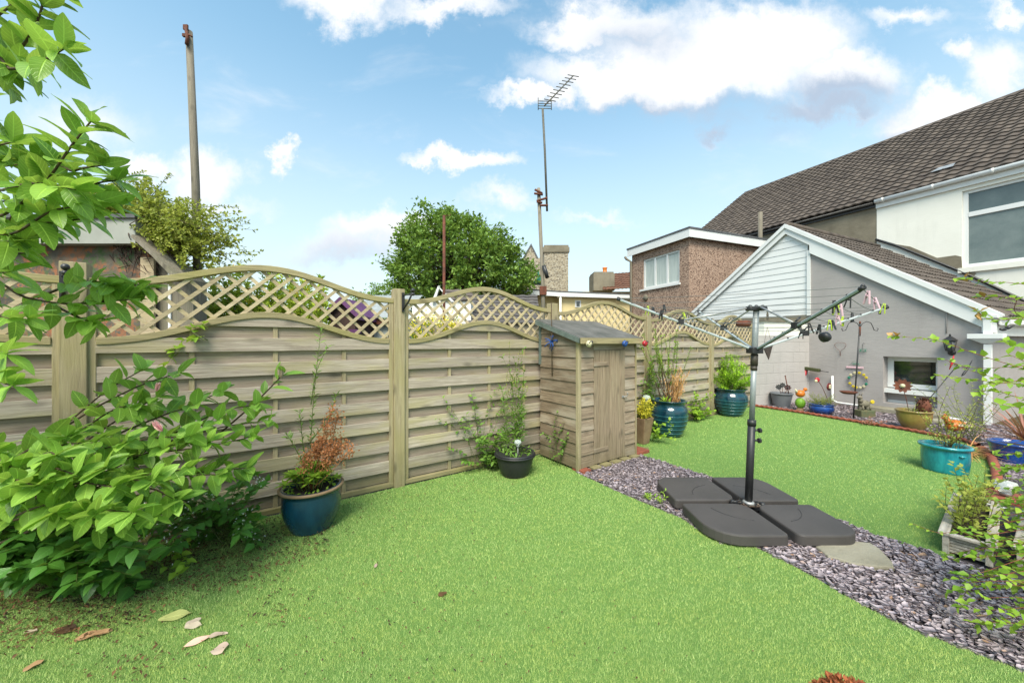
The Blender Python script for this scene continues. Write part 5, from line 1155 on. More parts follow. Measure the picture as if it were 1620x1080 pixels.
# orange bird on green egg
b0 = Vector((5.72, 7.15, -.01)); t = thing('bird_ornament', 'orange bird perched on a green egg shaped ornament beside the grey pot', 'ornament', b0)
mb = MB(); mb.lathe([(.003, 0), (.06, 0), (.07, .03), (.05, .06), (.003, .06)], 14); part(mb, 'base', m_terrab, t)
mb = MB(); mb.ball((0, 0, .16), .085, 16, 12, (1, 1, 1.25)); part(mb, 'egg', plain('lime_egg', lin(140,190,50,.85), lin(90,150,40,.8), 40, .5, .4), t)
mb = MB(); mb.ball((0, 0, .345), .075, 16, 12, (1.1, 1, .95)); mb.ball((.1, 0, .43), .035, 12, 8); mb.tube([(.05, 0, .38), (.09, 0, .42)], .02, 8, r1=.016); part(mb, 'bird', m_hen, t)
mb = MB(); mb.tube([(.13, 0, .43), (.19, 0, .42)], [.01, .002], 6); mb.tube([(-.06, 0, .37), (-.1, 0, .44)], [.03, .008], 6); part(mb, 'beak', m_creamp, t)
c = Vector((6.1, 6.95, 0)); t = thing('garden_spinner', 'dark red oval metal spinner with pale flower emblem behind the small cobalt bowl', 'spinner', c)
mb = MB(); mb.tube([(.05, 0, 0), (-.03, 0, .3), (-.12, 0, .5), (-.2, 0, .62)], .005, 6); part(mb, 'rod', m_rust, t)
m_dred = plain('dark_red_metal', lin(140,30,30,.7), lin(110,24,24,.6), 10, .5, .1)
mb = MB(); M_ = Matrix.Translation((0, -.02, .50)) @ Matrix.Rotation(.55, 4, 'Z') @ Matrix.Rotation(R(90), 4, 'X'); mb.lathe([(.003, -.006), (.1, -.004), (.1, .004), (.003, .006)], 24, M_, sx=1.15, sy=.72); part(mb, 'disc', m_dred, t)
mb = MB()
for k_ in range(5): a = k_*1.2566; mb.ball(M_ @ Vector((.028*math.cos(a), .028*math.sin(a), .012)), .016, 8, 6)
part(mb, 'emblem', m_creamp, t)
mb = MB(); mb.ball((-.22, -.01, .63), .05, 10, 8, (1, .4, 1)); part(mb, 'side_disc', m_red, t)
mb = MB(); mb.ball((-.25, -.02, .61), .03, 10, 8, (1, .5, 1)); part(mb, 'side_flower', m_creamp, t)
c = Vector((6.42, 6.55, -.01)); t = thing('animal_figure', 'small dark donkey figure with yellow flower on a mossy green box at the wall', 'garden figure', c)
mb = MB(); mb.box((-.13, -.07, 0), (.13, .08, .14)); part(mb, 'box', plain('mossy_box', lin(96,116,84,.6), lin(132,120,84,.6), 14, .9, .5), t, bevel=.015)
mb = MB(); mb.ball((-.02, 0, .25), .075, 14, 10, (1.3, .8, .9)); mb.tube([(-.08, 0, .27), (-.1, -.01, .36)], [.04, .028], 8); mb.ball((-.12, -.02, .37), .035, 10, 8, (1.4, .9, .9))
for s in (-1, 1): mb.tube([(-.09, .015*s, .39), (-.07, .03*s, .46)], [.012, .004], 6)
for x in (-.08, .05):
    for s in (-1, 1): mb.tube([(x, .04*s, .22), (x, .045*s, .14)], .014, 6)
part(mb, 'donkey', m_oldgrey, t)
mb = MB()
for k_ in range(6): mb.ball((.08+.02*math.cos(k_*1.05), -.05, .29+.02*math.sin(k_*1.05)), .018, 8, 6)
part(mb, 'flower', m_yellow, t)
# wall lantern
c = wallp(1506, 545, .09); t = thing('wall_lantern', 'black four sided lantern lamp mounted on the grey wall above the window corner', 'lantern', c, EROT)
mb = MB(); mb.lathe([(.10, .07), (.085, .085), (.03, .14), (.012, .15), (.014, .17), (.003, .19)], 6, smooth=False); part(mb, 'cap', m_black, t)
mb = MB(); mb.lathe([(.003, -.12), (.05, -.11), (.05, -.10), (.003, -.10)], 6)
for k_ in range(6): a = k_*1.047; mb.tube([(.05*math.cos(a), .05*math.sin(a), -.11), (.08*math.cos(a), .08*math.sin(a), .07)], .006, 5)
part(mb, 'frame', m_black, t)
mb = MB(); mb.lathe([(.04, -.10), (.07, .07)], 6); part(mb, 'glass', m_greypot, t)
mb = MB(); mb.tube([(0, 0, -.11), (0, .03, -.16), (0, .09, -.14)], .012, 6); mb.lathe([(.003, -.01), (.05, -.008), (.05, .008), (.003, .01)], 14, Matrix.Translation((0, .085, -.14)) @ Matrix.Rotation(R(90), 4, 'X')); part(mb, 'arm', m_black, t)
mb = MB(); mb.tube([(-.06, .08, .2), (-.06, .08, .62)], .006, 5); part(mb, 'cable', m_grey, t)
# balancing ornament in tan pot
t = thing('balance_ornament', 'black rod with balancing cross bar carrying little birds slanting up from the tan pot', 'garden ornament', TN+Vector((.06, 0, .27))); tp = W(1515, 577, 5.62)-t.location
mb = MB(); mb.tube([(0, 0, 0), tp], .007, 6); part(mb, 'rod', m_black, t)
d = Vector((.16, 0, -.055)); mb = MB(); mb.tube([tp-d*.8, tp+d], .006, 6); part(mb, 'cross_bar', m_dred, t)
mb = MB(); q = tp-d*.5; mb.tube([q+Vector((.02,0,.12)), q+Vector((-.0,0,.02)), q+Vector((-.05,0,-.1))], [.004,.018,.004], 8); part(mb, 'bird', m_red, t)
mb = MB(); q = tp+d; mb.tube([q+Vector((.07,0,.13)), q, q+Vector((-.07,0,-.09)), q+Vector((-.1,0,-.12))], [.004,.012,.016,.004], 8); part(mb, 'bird', m_black, t)
t = thing('coir_ball', 'brown furry cone shaped clump leaning in the tan pot', 'dried plant', TN+Vector((.10, -.02, .27)))
mb = MB(); mb.ball((.03, 0, .09), .085, 14, 10, (1, 1, 1.5)); part(mb, 'core', m_rust, t)
mb = MB()
for i in range(160):
    a, e = random.uniform(0, 6.28), random.uniform(-.9, 1.4); d = Vector((math.cos(a)*math.cos(e), math.sin(a)*math.cos(e), math.sin(e))); mb.leaf(Vector((.03, 0, .09))+Vector((d.x*.08, d.y*.08, d.z*.115)), d+Vector((0,0,.4)), (0, 0, 1), .045, .02, .2, .2, 1)
part(mb, 'scales', plain('brown_scale', lin(120,70,50,.6), lin(80,48,38,.5), 20), t)
# hen ornament
c = G(1512, 682); c.z = -.01; t = thing('hen_ornament', 'orange and white hen ornament at the wall foot beside the pale rocks', 'ornament', c)
mb = MB(); mb.ball((0, 0, .1), .10, 14, 10, (1.4, .9, .85)); mb.tube([(-.1, 0, .14), (-.15, 0, .21)], [.05, .035], 8); mb.ball((-.16, 0, .22), .04); part(mb, 'body', m_hen, t)
mb = MB()
for k_ in range(5): mb.leaf((.1, .0, .13), (1, (k_-2)*.25, .5), (0, 0, 1), .14, .05, .3, .2, 3)
for k_ in range(8): mb.leaf((random.uniform(-.08, .08), -.09, .12), (.6, -.4, .2), (0, -1, .4), .07, .04, .3, .2, 3)
part(mb, 'feathers', m_petal, t)
mb = MB(); mb.ball((-.16, 0, .265), .015, 8, 6, (1.8, .5, 1)); mb.tube([(-.19, 0, .22), (-.23, 0, .21)], [.01, .002], 6); part(mb, 'comb', m_red, t)
# dark bird under the hopper
c = wallp(1590, 521, .10); t = thing('magpie_ornament', 'dark bird figure tucked behind the white hopper under the roof edge', 'ornament', c); mb = MB(); mb.ball((0, 0, 0), .035, 12, 8, (1.6, .8, .8)); part(mb, 'body', m_black, t); mb = MB(); mb.tube([(.06, 0, .02), (.18, 0, .06)], [.03, .012], 6); part(mb, 'tail', m_black, t)
# white hoop
c = G(1610, 800, .1); t = thing('white_hoop', 'thin white plastic hoop lying over the right trough', 'hoop', c); mb = MB(); mb.tube([(.28*math.cos(a), .2*math.sin(a), .03) for a in np.linspace(2.2, 5.2, 20)], .006, 6); part(mb, 'tube', m_white, t)
mb = MB(); mb.tube([(-.16, -.1, -.1), (-.165, -.115, .035)], .004, 5); part(mb, 'peg', m_white, t)
# ------------------------------------------------------------------ vegetation
ZUP = Vector((0, 0, 1))
def cat(pts, n):
    pts = [Vector(p) for p in pts]; P = [pts[0]*2-pts[1]] + pts + [pts[-1]*2-pts[-2]]; out = []
    m = len(pts)-1
    for i in range(n+1):
        t = i/n*m; k = min(int(t), m-1); f = t-k; a, b, c, d = P[k], P[k+1], P[k+2], P[k+3]
        out.append(.5*((2*b) + (c-a)*f + (2*a-5*b+4*c-d)*f*f + (3*b-a-3*c+d)*f**3))
    return out
def rv(s=1): return Vector((random.gauss(0, s), random.gauss(0, s), random.gauss(0, s)))
def spray(sm, lm, pts, r0, r1, n, L, Wd, t0=.3, ang=.9, bend=.25, seg=4, shape=0, sym=False, jit=.25, tipw=0, fold=.25, wave=.0, grow=1.0, upj=.35):
    c = cat(pts, max(8, len(pts)*5)); N = len(c)-1
    if sm is not None: sm.tube(c, r0, 5, r1=r1, cap=False)
    for i in range(n):
        t = t0+(1-t0)*(i+random.random()*.7)/n; t = min(.999, t); k = int(t*N); p = c[k].lerp(c[k+1], t*N-k); tn = (c[k+1]-c[k]).normalized()
        u = tn.orthogonal().normalized(); w = tn.cross(u)
        az = (i*2.399 if not sym else (i % 2)*math.pi + random.gauss(0, .35)) + random.gauss(0, .2)
        if sym:
            s_ = tn.cross(ZUP); u = s_.normalized() if s_.length > .05 else u; w = tn.cross(u)
        d = (tn*math.cos(ang) + (u*math.cos(az)+w*math.sin(az))*math.sin(ang)) + rv(jit*.4)
        l = L*random.uniform(.7, 1.15)*(1-(1-grow)*t)
        up = ZUP + rv(upj)
        lm.leaf(p, d, up, l, Wd*l/L, bend*random.uniform(.4, 1.5), fold, seg, random.random(), shape, wave)
    for i in range(tipw):
        a = i*2.399; tn = (c[-1]-c[-2]).normalized(); u = tn.orthogonal().normalized(); w = tn.cross(u)
        lm.leaf(c[-1], tn*random.uniform(.3, 1.0)+(u*math.cos(a)+w*math.sin(a)), ZUP+rv(upj), L*random.uniform(.6, 1.1), Wd*random.uniform(.7, 1.05), bend, fold, seg, random.uniform(.4, 1), shape, wave)
def foliage_cloud(lm, c, rad, n, L, Wd, shell=.5, seg=1, shape=0, down=.0, clump=0, spread=.12):
    cs = None
    if clump:
        cs = []
        for _ in range(clump):
            d = rv().normalized(); r = random.uniform(shell, 1)**.6; cs.append(Vector((d.x*rad[0]*r, d.y*rad[1]*r, d.z*rad[2]*r)))
    for i in range(n):
        if cs: o = random.choice(cs) + Vector((random.gauss(0, spread)*rad[0], random.gauss(0, spread)*rad[1], random.gauss(0, spread*.8)*rad[2]))
        else:
            d = rv().normalized(); r = random.uniform(shell, 1)**.5; o = Vector((d.x*rad[0]*r, d.y*rad[1]*r, d.z*rad[2]*r))
        d = (o.normalized()*.6 + rv(.6)); d.z -= down
        lm.leaf(Vector(c)+o, d, ZUP+rv(.5), L*random.uniform(.6, 1.3), Wd*random.uniform(.7, 1.2), .2, .3, seg, random.random(), shape)

# ---- magnolia at the left
MT = Vector((-3.0, 1.78, 0)); mag = thing('magnolia_tree', 'large leaved magnolia shrub with pink buds spreading along the left side of the fence', 'tree', MT)
sm = MB(); lm = MB(); tr = MB()
tr.tube(cat([MT, MT+Vector((-.02,.0,.5)), MT+Vector((.02,-.02,1.0)), MT+Vector((.0,.05,1.6))], 10), .045, 10, r1=.03)
tr.tube(cat([MT+Vector((.06,.02,0)), MT+Vector((.12,.05,.3)), MT+Vector((.2,.05,.5))], 8), .035, 8, r1=.02)
def mb_(pts, n, L=.108, Wd=.054, t0=.25, tipw=4, r0=.007, start=None, ang=.95, bend=.28):
    P = [W(*p) for p in pts]
    if start is not None: P = [MT+Vector(start)] + P
    spray(sm, lm, P, r0, .0025, int(n*1.5), L, Wd, t0, ang, bend, 6, 0, False, .35, tipw, .22, .03)
# upper left
mb_([(-40,150,1.45),(30,80,1.35),(62,25,1.3),(72,-30,1.3)], 20, t0=.15, start=(0,0,1.55))
mb_([(-40,120,1.4),(20,110,1.3),(70,95,1.25),(100,78,1.2)], 12, t0=.3, start=(0,0,1.55))
mb_([(-60,60,1.4),(-10,30,1.3),(40,-10,1.3)], 10, t0=.3, start=(0,0,1.6))
mb_([(-30,160,1.5),(10,135,1.4),(28,115,1.35)], 9, t0=.3, start=(0,0,1.5))
mb_([(-80,370,1.5),(5,340,1.35),(68,292,1.28),(112,232,1.25),(143,193,1.25)], 24, t0=.2, start=(0,0,1.2))
mb_([(-60,330,1.45),(10,300,1.3),(60,290,1.25),(120,300,1.22)], 15, t0=.3, start=(0,0,1.25))
mb_([(-60,250,1.45),(-20,235,1.35),(20,225,1.3)], 9, t0=.35, start=(0,0,1.4))
mb_([(-60,390,1.5),(20,370,1.35),(80,335,1.3),(140,325,1.3)], 16, t0=.25, start=(0,0,1.15))
mb_([(-60,410,1.5),(0,385,1.4),(40,380,1.4)], 12, t0=.25, start=(0,0,1.15))
for (x, y, z, q) in ((60,250,1.4,1.3),(30,260,1.4,1.3),(160,262,1.35,1.2),(185,285,1.35,1.2),(40,400,1.5,1.1),(90,350,1.4,1.1),(15,430,1.5,1.1),(140,345,1.4,1.1),(55,310,1.4,1.2),(170,320,1.35,1.2)):
    mb_([(x-110,y+40,z+.15),(x-40,y+8,z+.05),(x,y,z)], 8, t0=.3, start=(0,0,q))
# the spray in front of the left post
mb_([(-60,440,1.7),(40,470,1.7),(100,480,1.68),(155,478,1.7),(205,474,1.75)], 20, L=.12, Wd=.055, t0=.2, start=(0,0,1.05))
mb_([(60,470,1.75),(110,452,1.72),(150,445,1.7),(172,452,1.7)], 14, L=.11, Wd=.055, t0=.3)
mb_([(80,480,1.72),(120,500,1.7),(150,512,1.7)], 9, L=.11, Wd=.055, t0=.3)
mb_([(150,480,1.72),(190,462,1.75),(215,450,1.8),(232,456,1.82)], 10, L=.11, Wd=.05, t0=.2)
mb_([(-60,470,1.6),(0,500,1.55),(45,505,1.5)], 11, t0=.3, start=(0,0,1.05))
mb_([(-80,600,1.5),(-20,600,1.45),(20,610,1.4)], 9, t0=.3, start=(0,0,.9))
mb_([(-80,560,1.5),(-30,550,1.45),(10,560,1.4)], 7, t0=.3, start=(0,0,.9))
# lower mass
for (x, y, z) in ((282,590,1.95),(250,628,1.9),(310,640,1.95),(345,665,2.0),(215,640,1.85),(150,700,1.7),(105,690,1.7),(30,740,1.5),(200,700,1.7),(260,710,1.8),(330,700,1.9),
                  (405,640,2.15),(400,690,2.1),(425,665,2.2),(300,740,1.75),(240,760,1.6),(180,770,1.5),(120,750,1.5),(60,770,1.4),(15,790,1.35),(210,810,1.45),(150,815,1.4),(90,810,1.4),(280,790,1.7),(350,750,1.95),(-10,715,1.5),(390,740,2.1),
                  (240,820,1.6),(300,690,1.8),(170,740,1.55),(90,720,1.5),(350,620,2.1),(225,585,2.0)):
    a = W(x, y, z); st = MT+Vector((random.uniform(.0,.3), random.uniform(-.1,.1), random.uniform(.25,.55)))
    m1 = st.lerp(a, .5) + Vector((0, 0, .06)) + rv(.03); m2 = st.lerp(a, .82) + Vector((0, 0, .05)) + rv(.02)
    spray(sm, lm, [st, m1, m2, a], .007,     .0025, 15, .112, .060, .40, .95, .25, 6, 0, False, .35, 4, .22, .03)
# flower shoot
P = [W(330,700,2.1), W(400,640,2.2), W(440,600,2.28), W(447,592,2.3)]; spray(sm, lm, P, .006, .003, 8, .12, .055, .3, .9, .3)
part(tr, 'trunk', m_bark, mag, world=True); part(sm, 'branch', m_twig, mag, world=True); part(lm, 'foliage', m_magl, mag, world=True)
def mflower(p, s, m, open_=.25, tilt=(0,0,1)):
    mb = MB(); a0 = Vector(tilt).normalized(); u = a0.orthogonal().normalized(); w = a0.cross(u)
    for i in range(6):
        a = i*1.047+.2; mb.leaf(p, a0 + (u*math.cos(a)+w*math.sin(a))*open_, -(u*math.cos(a)+w*math.sin(a)), s, s*.45, -.35, .5, 4, random.random(), 0)
    return part(mb, 'flower', m, mag, world=True)
m_bud = leafm('pink_bud', lin(214,120,150,.9), lin(238,196,190,.95), .2, .5)
mflower(W(444,598,2.28), .085, m_petal, .35); mflower(W(257,682,1.78), .06, m_bud, .2, (-.4,-.2,.7)); mflower(W(248,619,1.85), .045, m_bud, .15, (.2,0,1)); mflower(W(66,-2,1.3), .035, m_rust, .2)

# ---- dark heart leaved plant under the magnolia, along the fence foot
def clump(name, label, base, cat_, leafmat, n_st, n_lf, L, Wd, tgt, shape=1, group=None, stem=m_stem, r0=.003, t0=.3, sym=True, seg=3, fl=None):
    t = thing(name, label, cat_, base, 0, group); sm = MB(); lm = MB(); tips_ = []
    for i in range(n_st):
        e = Vector(tgt()); st = Vector(base)+Vector((random.gauss(0,.04), random.gauss(0,.04), 0)); mid = st.lerp(e, .5)+Vector((random.gauss(0,.04), random.gauss(0,.04), (e-st).length*.14))
        spray(sm, lm, [st, mid, e], r0, r0*.4, n_lf, L, Wd, t0, 1.05, .25, seg, shape, sym, .3, 1); tips_.append(e)
    part(sm, 'stem', stem, t, world=True); part(lm, 'foliage', leafmat, t, world=True)
    if fl:
        fm = MB()
        for e in tips_:
            if random.random() < fl[1]:
                for k_ in range(fl[2]):
                    q = e+Vector((random.gauss(0, fl[3]), random.gauss(0, fl[3]), random.gauss(0, fl[3])+.03))
                    for j in range(4): fm.leaf(q, rv(), ZUP, fl[4], fl[4]*.6, .1, .2, 1)
        part(fm, 'blossom', fl[0], t, world=True)
    return t
def box_t(x0, x1, y0, y1, z0, z1): return lambda: W(random.uniform(x0, x1), random.uniform(y0, y1), random.uniform(z0, z1))
clump('creeping_plant', 'dark heart leaved creeper in the shade under the magnolia at the bottom left', Vector((-2.5,2.05,0)), 'plant', m_dleaf, 95, 12, .085, .066, box_t(-60,235,790,935,1.6,2.05))
clump('creeping_plant', 'dark heart leaved creeper with tiny white flowers between the magnolia and the blue pot', Vector((-1.95,2.55,0)), 'plant', m_dleaf, 46, 12, .065, .052, box_t(215,425,745,868,2.05,2.5), fl=(m_wflow, .6, 9, .035, .009))
clump('creeping_plant', 'low yellowish green creeper runner at the lawn edge below the magnolia', G(275, 880), 'plant', m_bright, 5, 7, .05, .04, box_t(235,300,850,915,2.0,2.3))
# magnolia-side leaves poking through the lattice
clump('climbing_plant', 'bright green round leaves poking out through the left lattice rail', FP(-1.42,-.03,1.38), 'plant', m_bright, 7, 7, .06, .05, box_t(262,330,505,580,2.46,2.62))
clump('climbing_plant', 'small climbing weeds on the boards of the second fence panel', FP(.85,-.06,0), 'plant', m_mid, 16, 10, .05, .032, lambda: FP(random.uniform(.3,1.3), -.07, random.uniform(.25,.85)), r0=.002, t0=.35)
clump('weed_bush', 'leafy green weed bush at the fence foot left of the black pot', FP(.93,-.10,0), 'plant', m_mid, 18, 12, .07, .038, lambda: FP(random.gauss(.92,.15), -.1-random.random()*.12, random.uniform(.1,.42)), shape=0, t0=.2)
clump('weed_tuft', 'thin green creeper tuft at the foot of the shed side', SC+FN*.3-FD*.05, 'plant', m_mid, 7, 9, .045, .032, lambda: SC+FN*random.uniform(.1,.5)-FD*random.uniform(.03,.1)+Vector((0,0,random.uniform(.15,.6))), r0=.002)
clump('ivy', 'green ivy climbing the fence between the shed and the nearer teal pot', FP(3.75,-.08,0), 'ivy', m_mid, 30, 12, .055, .045, lambda: FP(random.gauss(3.78,.14), -.1-random.random()*.1, random.uniform(.2,1.15)), t0=.25)
clump('ivy', 'low ivy at the fence foot between the two teal pots', FP(5.2,-.08,0), 'ivy', m_bright, 24, 12, .06, .05, lambda: FP(random.gauss(5.15,.35), -.08-random.random()*.15, random.uniform(.05,.5)), t0=.2)
clump('creeping_plant', 'trailing leaves hanging beside the shed and the nearer teal pot', Vector((1.95,4.95,0)), 'plant', m_bright, 10, 8, .05, .042, lambda: Vector((random.uniform(1.75,2.15), random.uniform(4.7,5.0), random.uniform(.05,.4))), r0=.002)

# ---- plant in the blue pot: stonecrop like rosettes, rusty dead heads, tall green weed
t = thing('potted_shrub', 'low green rosettes with tall rusty dead flower heads growing in the deep blue pot', 'plant', PB+Vector((0,0,.28)))
sm = MB(); lm = MB(); dm = MB()
for i in range(34):
    a = random.uniform(0, 6.28); r = random.uniform(.02, .17); e = PB+Vector((r*math.cos(a), r*math.sin(a), random.uniform(.33, .44))); st = PB+Vector((r*.6*math.cos(a), r*.6*math.sin(a), .27)); sm.tube([st, e], .004, 5)
    for j in range(16): b_ = j*2.399; lm.leaf(e, (math.cos(b_), math.sin(b_), random.uniform(.1, .8)), ZUP, .07, .024, .2, .2, 2, random.random(), 0)
for i in range(60):
    a = random.uniform(0, 6.28); r = random.uniform(.12, .18); lm.leaf(PB+Vector((r*math.cos(a), r*math.sin(a), .29)), rv()+ZUP, ZUP, .03, .02, .2, .2, 1)
for (px, py, z) in ((528,640,2.62),(535,655,2.66),(520,670,2.6),(512,700,2.62),(500,705,2.6),(490,715,2.55),(483,728,2.5),(540,690,2.7),(548,700,2.72),(556,708,2.62),(525,690,2.6),(535,705,2.58),(505,690,2.7),(518,715,2.55),(530,720,2.6)):
    e = W(px, py, z); st = PB+Vector((random.gauss(0,.05), random.gauss(0,.05), .28)); c = cat([st, st.lerp(e,.5)+rv(.012), e], 8); dm.tube(c, .0028, 4)
    for j in range(110):
        f = random.uniform(.5, 1)**.5; q = st.lerp(e, f)+rv(.022); dm.leaf(q, rv()+ZUP*.4, ZUP+rv(.6), .020, .013, .3, .4, 1)
part(sm, 'stem', m_stem, t, world=True); part(lm, 'foliage', m_bright, t, world=True); part(dm, 'dead_flower_heads', m_dry, t, world=True)
t = thing('tall_weed', 'tall thin green weed rising from behind the deep blue pot', 'plant', PB+Vector((-.1,.12,.27)))
sm = MB(); lm = MB()
for (pts, n) in (([(488,770,2.78),(492,690,2.82),(498,610,2.85),(508,520,2.86)], 90), ([(486,760,2.75),(478,690,2.75),(474,650,2.72)], 40), ([(490,700,2.8),(520,660,2.8),(532,625,2.8)], 30), ([(492,640,2.84),(500,590,2.84),(518,548,2.84)], 30), ([(484,740,2.75),(462,700,2.7),(455,690,2.7)], 24)):
    spray(sm, lm, [W(*p) for p in pts], .004, .0015, n, .055, .013, .1, .8, .2, 2, 0, False, .4, 3)
part(sm, 'stem', m_stem, t, world=True); part(lm, 'foliage', m_mid, t, world=True)
# ---- climber in the black pot
t = thing('potted_climber', 'thin leafy climber growing up the fence from the black pot', 'plant', BP+Vector((0,.05,.2)))
sm = MB(); lm = MB(); ym = MB()
for i in range(16):
    e = W(random.gauss(815, 14), random.uniform(548, 690), random.uniform(3.75, 3.95)); st = BP+Vector((random.gauss(0,.05), random.gauss(.04,.04), .2)); m1 = st.lerp(e, .5)+rv(.05)
    spray(sm, lm, [st, m1, e], .0025, .001, 26, .075, .022, .15, .9, .3, 2, 0, False, .5, 2)
for i in range(10):
    e = W(random.uniform(795, 850), random.uniform(528, 620), 3.85); st = W(815, 650, 3.8); spray(sm, ym, [st, st.lerp(e, .5)+rv(.04), e], .0015, .001, 16, .022, .016, .4, .9, .2, 1)
for i in range(60):
    a = random.uniform(0, 6.28); r = random.uniform(.08, .19); lm.leaf(BP+Vector((r*math.cos(a), r*math.sin(a), .21)), rv()+ZUP*1.2, ZUP, .06, .028, .3, .3, 2)
part(sm, 'stem', m_stem, t, world=True); part(lm, 'foliage', m_mid, t, world=True); part(ym, 'blossom', m_vine, t, world=True)
# ---- teal pot 1 shrub
t = thing('potted_shrub', 'tall sparse shrub with pale green top and dead orange stalks in the nearer teal pot', 'plant', T1+Vector((0,0,.46)))
sm = MB(); lm = MB(); dm = MB()
for i in range(26):
    e = T1+Vector((random.gauss(-.05,.17), random.gauss(.05,.12), random.uniform(.85, 1.58))); st = T1+Vector((random.gauss(-.03,.05), random.gauss(0,.05), .46)); spray(sm, lm, [st, st.lerp(e,.45)+rv(.04), e], .005, .002, 46, .04, .014, .58, .9, .2, 1, 0, False, .5, 4)
for i in range(46):
    e = T1+Vector((random.gauss(.10,.10), random.gauss(-.05,.09), random.uniform(.7, 1.0))); st = T1+Vector((random.gauss(.05,.035), random.gauss(-.03,.04), .46)); dm.tube(cat([st, st.lerp(e,.5)+rv(.02), e], 6), .004, 4, r1=.0015)
    for j in range(7): q = st.lerp(e, random.uniform(.2, 1)); dm.leaf(q+rv(.01), rv()+ZUP*1.5, ZUP, .07, .011, .2, .2, 1)
for i in range(12): lm.leaf(T1+Vector((-.08,-.08,.48))+rv(.02), rv(.5)+ZUP, ZUP, .12, .04, .2, .2, 2, .9)
part(sm, 'stem', m_twig, t, world=True); part(lm, 'foliage', m_bright, t, world=True); part(dm, 'dry_stalks', m_drystalk, t, world=True)
# ---- teal pot 2 bush
t = thing('round_bush', 'dense rounded bright green bush filling the farther teal pot', 'bush', T2+Vector((0,0,.43)))
sm = MB(); lm = MB()
for i in range(70):
    a = random.uniform(0, 6.28); el = random.uniform(.15, 1.45); r = random.uniform(.30, .42); e = T2+Vector((r*math.cos(a)*math.cos(el)*1.05, r*math.sin(a)*math.cos(el), .48+.62*math.sin(el)*random.uniform(.8, 1.1))); st = T2+Vector((random.gauss(0,.05), random.gauss(0,.05), .43))
    spray(sm, lm, [st, st.lerp(e,.5)+rv(.03), e], .004, .0015, 42, .055, .017, .3, .9, .25, 1, 0, False, .5, 5)
part(sm, 'stem', m_stem, t, world=True); part(lm, 'foliage', leafm('lime_leaf', lin(96,156,30,.85), lin(176,214,60,.9), .35, .45), t, world=True)
# variegated in planter
t = thing('variegated_shrub', 'small yellow variegated shrub in the tapered clay planter beside the shed', 'shrub', TP+Vector((0,0,.31))); lm = MB(); sm = MB()
for i in range(40):
    e = TP+Vector((random.gauss(.0,.08), random.gauss(0,.08), random.uniform(.4, .62))); st = TP+Vector((0,0,.31)); spray(sm, lm, [st, st.lerp(e,.5)+rv(.02), e], .003, .001, 14, .045, .018, .3, .9, .25, 1, 0, False, .5, 2)
part(sm, 'stem', m_stem, t, world=True); part(lm, 'foliage', m_yel, t, world=True)
# cobalt bowl plant
t = thing('feathery_plant', 'low feathery pale green plant in the small cobalt bowl', 'plant', CP+Vector((0,0,.17))); lm = MB(); sm = MB()
for i in range(60):
    a = random.uniform(0, 6.28); r = random.uniform(.08, .28); e = CP+Vector((r*math.cos(a)-.03, r*math.sin(a), random.uniform(.24, .42))); st = CP+Vector((random.gauss(0,.05), random.gauss(0,.05), .17)); spray(sm, lm, [st, st.lerp(e,.5)+rv(.02), e], .002, .001, 14, .03, .008, .3, .8, .2, 1)
part(sm, 'stem', m_stem, t, world=True); part(lm, 'foliage', m_vine, t, world=True)
# tub shrub, twiggy
t = thing('twiggy_shrub', 'sparse twiggy shrub with small leaves growing in the turquoise tub', 'shrub', TQ+Vector((0,0,.22))); lm = MB(); sm = MB()
for i in range(22):
    e = TQ+Vector((random.gauss(.12,.2), random.gauss(.05,.14), random.uniform(.4, .95))); st = TQ+Vector((random.gauss(.03,.03), random.gauss(0,.03), .22)); spray(sm, lm, [st, st.lerp(e,.5)+rv(.05)+Vector((0,0,.04)), e], .0028, .001, 26 if e.z < .65 else 16, .030, .015, .2, .9, .2, 1)
for i in range(30): lm.leaf(TQ+Vector((random.gauss(.04,.05), random.gauss(0,.05), random.uniform(.25,.4))), rv()+ZUP, ZUP, .04, .018, .2, .2, 1)
part(sm, 'stem', m_twig, t, world=True); part(lm, 'foliage', m_vine, t, world=True)
# tan pot weeds
t = thing('pot_weeds', 'a few pale grassy weeds spilling over the tan bowl', 'plant', TN+Vector((0,0,.27))); lm = MB()
for i in range(46): lm.leaf(TN+Vector((random.uniform(-.14,.1), random.uniform(-.12,.1), .28)), rv(.8)+ZUP*.6-Vector((.3,0,0)), ZUP, random.uniform(.06,.18), .008, .5, .2, 3, random.random(), 2)
part(lm, 'foliage', m_vine, t, world=True)
# grey bed plants
clump('wispy_shrub', 'wispy thin stemmed plant in front of the grey wall left of the downpipe', Vector((6.35,4.95,0)), 'plant', m_vine, 22, 22, .035, .016, lambda: Vector((random.gauss(6.2,.35), random.gauss(5.0,.25), random.uniform(.3,.95))), stem=m_stem, seg=1, r0=.0022, shape=0)
clump('low_weed', 'small dark weed clump on the rope edging below the crook pole', G(1378,672), 'plant', m_purple, 14, 9, .04, .02, lambda: G(1378,672)+Vector((random.gauss(0,.1), random.gauss(0,.06), random.uniform(.02,.12))), seg=1)
for i, (x, y) in enumerate(((1032,790),(1048,770))):
    clump('slate_weed', ['small green weed growing out of the slate beside the left dryer slab','tiny green weed touching the corner of the back left dryer slab'][i], G(x, y) if i == 0 else Vector((1.28,3.02,0)), 'weed', m_bright, 5, 6, .035, .014, (lambda p=(G(x, y) if i == 0 else Vector((1.28,3.02,0))), h=(.06 if i == 0 else .11): p+Vector((random.gauss(0,.03), random.gauss(0,.03), random.uniform(.4,1)*h))), shape=0, seg=2, r0=.0015)
